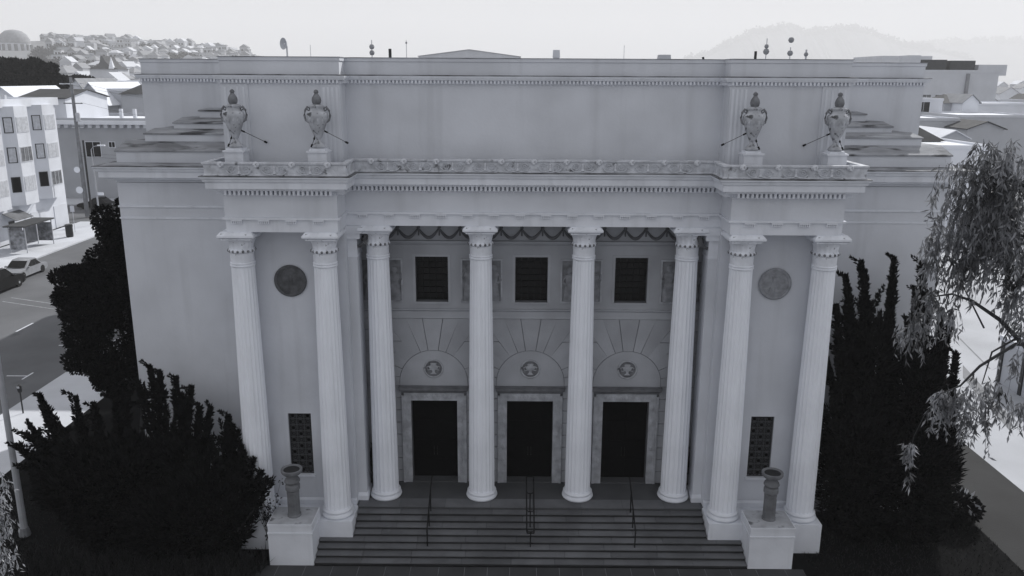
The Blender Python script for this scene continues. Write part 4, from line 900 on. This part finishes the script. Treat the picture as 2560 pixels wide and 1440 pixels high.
pxhouse('gabled_house', 2408, 2448, 255, 128, 9, 'small white gabled dormer house below the big grey block', W1, 'gable', RF2, 237)
pxhouse('flat_house', 2440, 2600, 262, 140, 14, 'low white flat roofs right of the dormer house', W1, rm=RF3)
bb = pxhouse('office_block', 2290, 2498, 181, 190, 40, 'big blank grey block with rooftop plant on the right skyline', W3, rm=RF2, parapet=.6, wins=[(-8.3, -6.0, 8.5, 12.8, mat('grey_glass', .2)), (-5.0, -2.7, 8.5, 12.8, mat('grey_glass', .2))], cat='building')
for x0, x1, z in ((-5.5, 1.0, 3.4), (2, 8.5, 3.2), (9.5, 17, 2.2), (-9, -6, 4.5)): MB().box(x0, x1, -12, -6, 17.6, 18.2+z).build('rooftop_plant', RF1 if x0 < 9 and x0 > -8 else W3, bb)
MB().box(2.3, 3.0, -20.6, -20.02, 5, 18).build('downpipe', RF2, bb)
pxhouse('office_block', 2205, 2330, 146, 330, 30, 'pale roof blocks just above the right attic wing', W3, rm=RF2, parapet=1.0, cat='building')
pxhouse('far_hall', 1046, 1300, 141, 300, 40, 'pale gabled hall roof showing above the parapet', W3, 'gable', RF2, 124, cat='building', axis='y')
for k in range(26):                              # rows of far houses on the right
    px = 2300+(k*53) % 270; Y = 210+k*22; w_ = rng.uniform(7, 12); a = at(px, 200, Y); z = rng.uniform(5.5, 9)
    house('row_house', a[0], a[0]+w_, Y, Y+12, z+max(0, (Y-300)*.01), 'small pale row house among the hazy roofs on the right', (W1, W3, W2)[k % 3], ('flat', 'gable')[k % 2], (RF2, RF3, RF1)[k % 3], z+3+max(0, (Y-300)*.01), group='hazy row houses on the right')
# unseen block added behind the church, tall enough to shade the left street
house('rear_shade_block', -22, 16, 29, 46, 15.0, 'unseen flat roofed block added behind the church to shade the street', W3, rm=RF2, cat='building')

# ------------------------------------------------------------------ hillside on the left
def hz(x, y):                                    # terrain height
    d = (x+700)/520; return -1.4+66*math.exp(-d*d)*max(0, min(1, (y-330)/900))**1.1
xs_ = np.linspace(-1900, 700, 53); ys_ = np.linspace(300, 2200, 43); V = []; Fc = []
for j, yy in enumerate(ys_):
    for i, xx in enumerate(xs_):
        z = hz(xx, yy); z = z if yy < 1380 else hz(xx, 1380)*(1-(yy-1380)/850); V.append((xx, yy, max(z, -1.45) if z > -1.39 else -1.45))
for j in range(42):
    for i in range(52): Fc.append((j*53+i, j*53+i+1, (j+1)*53+i+1, (j+1)*53+i))
MB().add(V, Fc).build('hillside', HILLM, smooth=True, kind='structure')
hm = {}
def small_house(k, w_, d_, h, rt):
    key = (k % 3, rt)
    if key not in hm:
        b_ = MB().box(-.5, .5, -.5, .5, -.6, 1).mesh('wall', (W3, BRICKY, W2)[k % 3])
        r_ = MB()
        if rt == 0: r_.box(-.52, .52, -.52, .52, 1.0, 1.08)
        elif rt == 1: r_.add([(-.55, -.55, 1), (.55, -.55, 1), (.55, .55, 1), (-.55, .55, 1), (0, -.55, 1.45), (0, .55, 1.45)], [(0, 1, 4), (1, 2, 5, 4), (2, 3, 5), (3, 0, 4, 5), (0, 3, 2, 1)])
        else: r_.add([(-.55, -.55, 1), (.55, -.55, 1), (.55, .55, 1), (-.55, .55, 1), (-.1, 0, 1.4), (.1, 0, 1.4)], [(0, 1, 5, 4), (1, 2, 5), (2, 3, 4, 5), (3, 0, 4), (0, 3, 2, 1)])
        r_ = r_.mesh('roof', (RF2, W3, RF2)[(k+rt) % 3])
        w2 = MB()
        for a in (-.3, .08): w2.box(a, a+.22, -.52, -.5, .45, .75)
        hm[key] = (b_, r_, w2.mesh('window', GLASSD))
    return hm[key]
k = 0; tries = 0
while k < 290 and tries < 6000:
    tries += 1
    Y = 215+rng.uniform(0, 1)**1.0*1080; px = rng.uniform(-30, 640); a = at(px, 200, Y); x = a[0]
    z = hz(x, Y) if Y > 335 else -1.3
    q = (np.array((x, Y, z+7))-CP); pxx = 1280+F*(q@RT)/(q@FW); pyy = 720-F*(q@UP)/(q@FW)
    if pyy > 225 or (pxx > 360 and pyy > 150) or (pxx < 112 and pyy < 172): continue
    w_, d_, h = rng.uniform(7, 13), rng.uniform(9, 14), rng.uniform(6, 10.5); rt = int(rng.choice((0, 0, 0, 1, 2, 1)))
    t = empty('hillside_house', (x, Y, z), 'small pale house among many on the hazy left hillside', 'house', 'houses on the left hillside', rz=rng.normal(0, .3)+.05)
    for n_, me in zip(('wall', 'roof', 'window'), small_house(k, w_, d_, h, rt)):
        o = link(n_, me, t); o.scale = (w_, d_, h)
        if n_ == 'window': o['kind'] = 'stuff'
    k += 1
# domed temple, curved-roof church and slab blocks on the hill
DY = 1000.; a0 = at(42, 150, DY)
dt = empty('domed_temple', (a0[0], DY, 20), 'pale domed temple on the far left hill', 'temple'); s_ = 11.6
zb = at(42, 166, DY)[2]-20; zd = at(42, 128, DY)[2]-20; zt = at(42, 108, DY)[2]-20; zp = at(42, 74, DY)[2]-20
K = 1.43
MB().box(-26*K, 20*K, -12*K, 22*K, -14, zb).build('wall', W3, dt); MB().lathe([(12.4*K, zb-.1), (12.4*K, zd), (12.0*K, zt)], seg=16).build('drum', W3, dt)
MB().lathe([(12.3*K, zt-.01), (11.7*K, zt+(zp-zt)*.3), (9.6*K, zt+(zp-zt)*.65), (6.2*K, zt+(zp-zt)*.9), (2.5*K, zp-.3), (0, zp)], seg=24).build('dome', RF2, dt, smooth=True)
for q in range(16):
    an = q*math.pi/8+.2; MB().box(12.05*K*math.cos(an)-1.4, 12.05*K*math.cos(an)+1.4, 12.05*K*math.sin(an)-1.4, 12.05*K*math.sin(an)+1.4, zd-7, zt-1.5).build('drum_window', mat('grey_glass', .2), dt)
MB().slab_xz([(-20, zb-.1), (20, zb-.1), (0, zb+7)], -19, -12).build('pediment', W3, dt)
CY = 520.; c0 = at(270, 172, CY); cc = empty('tent_roof_church', (c0[0], CY, 2), 'hazy church with swooping dark tent roof on the left hillside', 'church')
zz = lambda py: at(270, py, CY)[2]-2
MB().box(-9, 9, -6, 10, -6, zz(172)).build('wall', W3, cc)
q = [(-10, zz(173)), (-4, zz(166)), (-1.5, zz(156)), (-.6, zz(140)), (.6, zz(140)), (1.8, zz(152)), (5, zz(166)), (10, zz(173))]
MB().slab_xz(q, -7, 9).build('roof', RF1, cc); MB().add([(4.2, -8, zz(172)), (7.2, -8, zz(172)), (7.2, -5, zz(172)), (4.2, -5, zz(172)), (5.7, -6.5, zz(142))], [(0, 1, 4), (1, 2, 4), (2, 3, 4), (3, 0, 4), (0, 3, 2, 1)]).build('spire', W1, cc)
for px0, px1, py in ((478, 512, 131), (511, 540, 108), (538, 576, 118), (574, 612, 131)):
    a, b = at(px0, py, 1350), at(px1, py, 1350); house('slab_block', a[0], b[0], 1350, 1385, a[2], f'{ {478: "leftmost low", 511: "tallest", 538: "wide middle", 574: "rightmost low"}[px0] } pale slab of the hazy hospital on the skyline', W3, rm=RF2, z0=0, wins=[], group='hazy slab blocks on the skyline', cat='building')
# cypresses behind the apartments and trees along the hill crest
broad_tree('cypress_tree', (-92, 118, -1.2), [(A(20, 180, 118), (5, 4, 2.2)), (A(65, 178, 118), (4, 4, 2.0)), (A(110, 188, 120), (3, 3, 2.)), (A(40, 215, 117), (6, 5, 3)), (A(120, 215, 118), (3.5, 3, 2.)), (A(10, 235, 116), (6, 5, 3)), (A(85, 230, 116), (5, 4, 2.5))],
           'large black cypress behind the white apartment roof', JUN2, .55, .2, 900, 11, tr=.6)
broad_tree('cypress_tree', (-76, 150, -1.2), [(A(155, 210, 150), (3, 3, 1.6)), (A(150, 232, 148), (4, 4, 3)), (A(205, 207, 150), (3.5, 3, 1.3))], 'smaller dark tree behind the utility pole', JUN2, .55, .2, 900, 8, tr=.4)
proto = []
for q in range(3):
    C = np.concatenate([cloud(rng.normal(0, 1, 3)*np.array([.45, .3, .2])+np.array([0, 0, .75]), (.55, .5, .32), 70)[0] for _ in range(6)])
    proto.append((np_mesh('crown', leaves(C, rng.normal(0, 1, (len(C), 3)), .26, .11, .5), 4, FARTREE), MB().tube([(0, 0, -.6), (0, 0, .7)], .06, 5).mesh('trunk', BARK)))
def hill_tree(px, py, Y, r, q, lb):
    c = A(px, py, Y); t = empty('hill_tree', (c[0], Y, c[2]-r*1.0), lb, 'tree', 'trees along the left hill crest' if 'crest' in lb else 'trees among the hillside houses')
    for n_, me in zip(('crown', 'trunk'), proto[q % 3]): o = link(n_, me, t); o.scale = (r, r, r)
for q, (px, py, Y, r) in enumerate(((150, 112, 1150, 16), (183, 116, 1100, 13), (262, 118, 1100, 13), (365, 113, 1050, 10), (300, 128, 1200, 18), (225, 130, 1000, 12), (100, 124, 1150, 14), (340, 130, 1100, 14), (440, 130, 1200, 16), (205, 124, 1180, 12), (285, 124, 1190, 12), (125, 116, 1180, 12))):
    hill_tree(px, py, Y, r, q, 'hazy rounded tree on the crest of the left hill')
for q in range(120):
    Y = rng.uniform(260, 1050); px = rng.uniform(90, 480); x = at(px, 200, Y)[0]; z = hz(x, Y) if Y > 335 else -1.3; r = rng.uniform(5, 9)
    d = np.array((x, Y, z+r))-CP; py = 720-F*(d@UP)/(d@FW)
    if py > 215 or (px > 350 and py > 140): continue
    hill_tree(px, py, Y, r, q, 'small grey tree between the hazy hillside houses')
# hazy hills on the right
def ridge(name, pts, Y, dep):
    V = []; Fc = []; n = len(pts)*14; px = np.linspace(pts[0][0], pts[-1][0], n); py = np.interp(px, [q[0] for q in pts], [q[1] for q in pts])
    prof = [(-1., 0.), (-.72, .12), (-.45, .4), (-.2, .8), (0, 1.), (.4, .7), (1., 0)]
    for i in range(n):
        c = at(px[i], py[i], Y)
        for dy, hh in prof:
            V.append((c[0], Y+dy*dep, -1.4+(c[2]+1.4)*hh*(1+(.04*rng.normal() if 0 < hh < 1 else 0))))
    m = len(prof)
    for i in range(n-1):
        for j in range(m-1): Fc.append((i*m+j, (i+1)*m+j, (i+1)*m+j+1, i*m+j+1))
    MB().add(V, Fc).build(name, HILLM, smooth=True, kind='structure')
    L = []
    for i in range(n):
        if rng.uniform() < .8:
            c = at(px[i], py[i], Y); r = Y*.0045*rng.uniform(.5, 1.5); C, D = cloud(c+np.array([0, 0, r*.15]), (r, r, r*.9), 60); L.append(leaves(C, D, r*.5, r*.25, .6))
    return L
W_ = ridge('hill', [(1700, 160), (1790, 132), (1830, 108), (1880, 84), (1940, 78), (1972, 62), (2010, 88), (2060, 82), (2110, 74), (2170, 82), (2210, 100), (2260, 118), (2330, 128), (2420, 150)], 6400, 900)
W_ += ridge('far_hill', [(2180, 150), (2270, 124), (2330, 114), (2400, 110), (2480, 103), (2560, 112), (2700, 120)], 7500, 800)
tag(link('wooded_ridge', np_mesh('wooded_ridge', np.concatenate(W_), 4, FARTREE)), 'hazy wood covering the ridge of the right hills', 'wood', kind='stuff')

# ------------------------------------------------------------------ street things
def wheel(parent, x, y, r, axis_x=True):
    w_ = MB().lathe([(r*.62, -.11), (r, -.11), (r, .11), (r*.62, .11)], seg=20); w_.v = [(z, a, b) for a, b, z in w_.v]; o = w_.build('wheel', TYRE, parent, (x, y, r), smooth=True)
    m_ = MB().lathe([(.05, -.09), (r*.6, -.10), (r*.62, .10), (.05, .115)], seg=16); m_.v = [(z, a, b) for a, b, z in m_.v]; m_.build('rim', RIM, o, smooth=True)
def car(name, loc, label, paint, L, W, H, suv, rz=0.):
    t = empty(name, loc, label, 'car', rz=rz); hl, hw = L/2, W/2
    lo = .22; belt = H*.56
    if suv: side = [(-hl, lo+.1), (-hl+.05, belt*.75), (-hl+.12, belt), (-hl+.32, H*.93), (-hl+.7, H), (hl-2.2, H*.99), (hl-1.35, belt+.06), (hl-.25, belt*.93), (hl-.03, belt*.7), (hl, lo+.12), (hl-.3, lo), (-hl+.3, lo)]
    else: side = [(-hl, lo+.12), (-hl+.02, belt*.8), (-hl+.2, belt), (-hl+.75, belt+.04), (-hl+1.45, H), (hl-2.35, H), (hl-1.45, belt+.03), (hl-.3, belt*.9), (hl-.02, belt*.65), (hl, lo+.12), (hl-.3, lo), (-hl+.3, lo)]
    n = len(side); V = []
    for x, k in ((-1, 0), (-.93, 1), (.93, 1), (1, 0)):
        for y, z in side:
            tap = 1-.16*max(0, (z-belt)/(H-belt)); V.append((x*hw*tap*(1 if k == 0 else 1), y if k else y*.985, z if k else min(z, H)-.02*(z > belt)))
    Fc = []
    for s in range(3): Fc += [(s*n+i, s*n+(i+1) % n, (s+1)*n+(i+1) % n, (s+1)*n+i) for i in range(n)]
    Fc += [tuple(range(n)), tuple(range(4*n-1, 3*n-1, -1))]
    bo = MB().add(V, Fc).build('body', paint, t, smooth=True)
    gl = [(-hl+.42, belt+.06), (-hl+.62, H*.91), (hl-2.25, H*.91), (hl-1.5, belt+.08)] if suv else [(-hl+1.0, belt+.07), (-hl+1.55, H*.94), (hl-2.4, H*.94), (hl-1.6, belt+.07)]
    for s in (-1, 1):
        for j, (u0, u1) in enumerate(((0, .34), (.36, .66), (.68, 1))):
            lp = lambda a, b, u: (a[0]+(b[0]-a[0])*u, a[1]+(b[1]-a[1])*u)
            q = [lp(gl[0], gl[3], u0), lp(gl[0], gl[3], u1), lp(gl[1], gl[2], u1), lp(gl[1], gl[2], u0)]
            def xx(z): return s*(hw*(1-.16*max(0, (z-belt)/(H-belt)))+.004)
            MB().add([(xx(z), y, z) for y, z in q]+[(xx(z)-s*.02, y, z) for y, z in q], [(0, 1, 2, 3), (4, 7, 6, 5), (0, 4, 5, 1), (1, 5, 6, 2), (2, 6, 7, 3), (3, 7, 4, 0)]).build('side_window', GLASSD, t)
        for yy in (-hl+.85, hl-.9): wheel(t, s*(hw-.1), yy, .36 if suv else .32)
        MB().box(s*(hw-.35), s*(hw-.05), -hl-.012, -hl+.04, belt*.72, belt*.9).build('tail_light', mat('lamp_lens', .3, .2, rough=.3), t)
        MB().box(s*(hw-.40), s*(hw-.06), hl-.06, hl+.005, belt*.62, belt*.78).build('headlight', mat('lamp_lens', .3), t)
        MB().box(s*hw, s*(hw+.16), hl-1.75, hl-1.6, belt+.05, belt+.18).build('mirror', paint, t)
    e = (-hl+.30, -hl+.16, belt+.06, H*.9) if suv else (-hl+1.36, -hl+.86, belt+.08, H*.95)
    MB().add([(-hw*.78, e[1]-.01, e[2]), (hw*.78, e[1]-.01, e[2]), (hw*.72, e[0]-.01, e[3]), (-hw*.72, e[0]-.01, e[3])], [(0, 1, 2, 3)]).build('rear_window', GLASSD, t)
    wy = (hl-1.42, hl-2.12, belt+.1, H*.95)
    MB().add([(-hw*.82, wy[0]+.02, wy[2]), (hw*.82, wy[0]+.02, wy[2]), (hw*.74, wy[1]+.03, wy[3]), (-hw*.74, wy[1]+.03, wy[3])], [(0, 1, 2, 3)]).build('windscreen', GLASSD, t)
    if suv:
        for s in (-1, 1): MB().tube([(s*hw*.7, -hl+.8, H+.06), (s*hw*.7, hl-2.3, H+.06)], .02, 5).build('roof_rail', DARKM, t)
    return t
car('sport_utility_car', (-41.5, 34.5, -1.258), 'black sport utility car on the left street', CARBLK, 4.9, 1.95, 1.82, True)
car('sedan_car', (-42.4, 39.7, -1.258), 'pale silver sedan ahead of the black car', CARSIL, 4.6, 1.8, 1.42, False, rz=math.pi)
car('parked_car', (-54.2, 76.6, -1.258), 'black parked car in the shade of the corner building', CARBLK, 4.5, 1.8, 1.45, False, rz=math.pi/2)
# bus shelter
bs_ = empty('bus_shelter', (-47.9, 50.6, -1.14), 'glass bus shelter with dark flat roof on the far sidewalk', 'bus shelter')
for x, y in ((.95, -2.3), (.95, 2.3), (-.6, -2.3), (-.6, 2.3)): MB().tube([(x, y, 0), (x, y, 2.5)], .05, 6).build('post', ALUM, bs_)
MB().box(-.9, 1.15, -2.6, 2.6, 2.5, 2.62).build('roof', RF1, bs_)
PANEL = mat('shelter_panel', .32, .2, 2., 3, .2)
MB().box(-.62, -.58, -2.2, -.1, .3, 2.3).build('back_panel', PANEL, bs_); MB().box(-.62, -.58, .1, 2.2, .3, 2.3).build('back_panel', PANEL, bs_)
MB().box(-.5, .9, -2.33, -2.27, .35, 2.2).build('poster_panel', mat('poster', .4, .1, 2.5, 4, .3), bs_); MB().box(-.5, .9, 2.27, 2.33, .35, 2.2).build('poster_panel', mat('poster', .4), bs_)
MB().box(-.5, -.1, -1.6, 1.2, .45, .5).build('bench', ALUM, bs_)
# bin, sign, poles, meters
b0 = atz(175, 592, -1.14); bn = empty('litter_bin', tuple(b0), 'dark round litter bin on the far sidewalk', 'bin')
MB().lathe([(.32, 0), (.36, .1), (.36, 1.05), (.3, 1.07)], seg=16).build('body', DARKM, bn); MB().lathe([(.38, 1.06), (.40, 1.12), (.38, 1.3), (.2, 1.36), (0, 1.37)], seg=16).build('lid', DARKM, bn)
b0 = atz(188, 580, -1.14); t = empty('street_sign', tuple(b0), 'slim post with two pale plates beside the litter bin', 'sign'); MB().tube([(0, 0, 0), (0, 0, 2.9)], .03, 6).build('post', ALUM, t)
MB().box(-.22, .22, -.045, -.03, 2.2, 2.85).build('plate', W3, t)
b0 = np.array((-52.0, 69.6, -1.14)); up = empty('utility_pole', tuple(b0), 'tall wooden utility pole with crossarms at the street corner', 'pole')
MB().tube([(0, 0, 0), (0, 0, 16.2)], [.26, .17], 10).build('post', WOODP, up); MB().tube([(.45, .2, 0), (.45, .2, 9)], .11, 8).build('second_post', DARKM, up)
for z, wd in ((15.4, 1.3), (13.2, 1.1), (10.6, .9)): MB().box(-wd, wd, -.16, -.05, z, z+.12).build('crossarm', W3 if z > 15 else WOODP, up)
MB().lathe([(.22, 11.2), (.24, 11.3), (.24, 12.1), (.2, 12.2)], (.35, -.1), 12).build('transformer', ALUM, up)
for z, dx in ((15.55, -1.1), (15.55, 1.1), (13.35, .9), (7.6, .1), (7.2, .1)):
    e_ = (26, -14, z-2.) if z > 8 else (20, 6, z-.4)
    MB().tube([tuple(np.array((dx, -.1, z))*(1-u)+np.array(e_)*u-np.array((0, 0, 2.2*u*(1-u)))) for u in np.linspace(0, 1, 7)], .014, 3).build('wire', DARKM, up)
for zz_, r in ((5.6, .36), (3.2, .42)): MB().lathe([(0, -.02), (r, -.02), (r, .02), (0, .02)], seg=14).build('round_sign', W1, up, (-.42, -.3, zz_)).rotation_euler.x = math.pi/2
b0 = atz(251, 560, -1.14); t = empty('street_lamp', tuple(b0), 'pale street lamp post at the far corner', 'lamp post'); MB().tube([(0, 0, 0), (0, 0, 4.4), (-.05, 0, 8.4)], [.11, .09, .05], 8).build('post', POLEM, t)
MB().tube([(-.05, 0, 8.4), (.3, -.1, 8.75), (1.2, -.3, 8.9)], .035, 5).build('arm', POLEM, t); MB().box(.9, 1.7, -.45, -.2, 8.82, 8.96).build('lamp_head', W1, t); MB().box(.1, .75, -.05, .03, 3.3, 3.6).build('plate', W1, t)
for (px, py, lb) in ((58, 1033, 'dark parking meter in the lit strip of near sidewalk'), (178, 930, 'dark parking meter beside the bushy tree')):
    b0 = atz(px, py, -1.14); t = empty('parking_meter', tuple(b0), lb, 'parking meter', 'parking meters on the near sidewalk'); MB().tube([(0, 0, 0), (0, 0, 1.1)], .035, 6).build('post', DARKM, t)
    MB().lathe([(.06, 1.1), (.1, 1.16), (.11, 1.35), (.09, 1.48), (0, 1.54)], seg=12).build('head', DARKM, t, smooth=True); MB().box(-.06, .06, -.115, -.1, 1.36, 1.46).build('display', ALUM, t)
b0 = atz(63, 1338, GZ); t = empty('lamp_pole', tuple(b0), 'slim pale pole standing on the lawn left of the junipers', 'pole'); MB().tube([(0, 0, -.02), (0, 0, 8.5)], [.13, .085], 10).build('post', POLEM, t); MB().lathe([(.2, 0), (.2, .06), (.15, .3), (.13, .32)], seg=10).build('base', WOODP, t)

# ------------------------------------------------------------------ haze
hb = MB().box(-8900, 8900, -180, 8900, -2.5, 560); me = hb.mesh('haze', ASPH); hm_ = bpy.data.materials.new('haze_air'); hm_.use_nodes = True
N = hm_.node_tree.nodes; N.clear(); pv = N.new('ShaderNodeVolumePrincipled'); pv.inputs['Color'].default_value = (.95, .955, .97, 1); pv.inputs['Density'].default_value = .00029; pv.inputs['Anisotropy'].default_value = .1
mo_ = N.new('ShaderNodeOutputMaterial'); hm_.node_tree.links.new(pv.outputs[0], mo_.inputs['Volume']); me.materials.clear(); me.materials.append(hm_)
tag(link('haze', me), 'thin pale haze over the whole city', 'haze', kind='stuff')
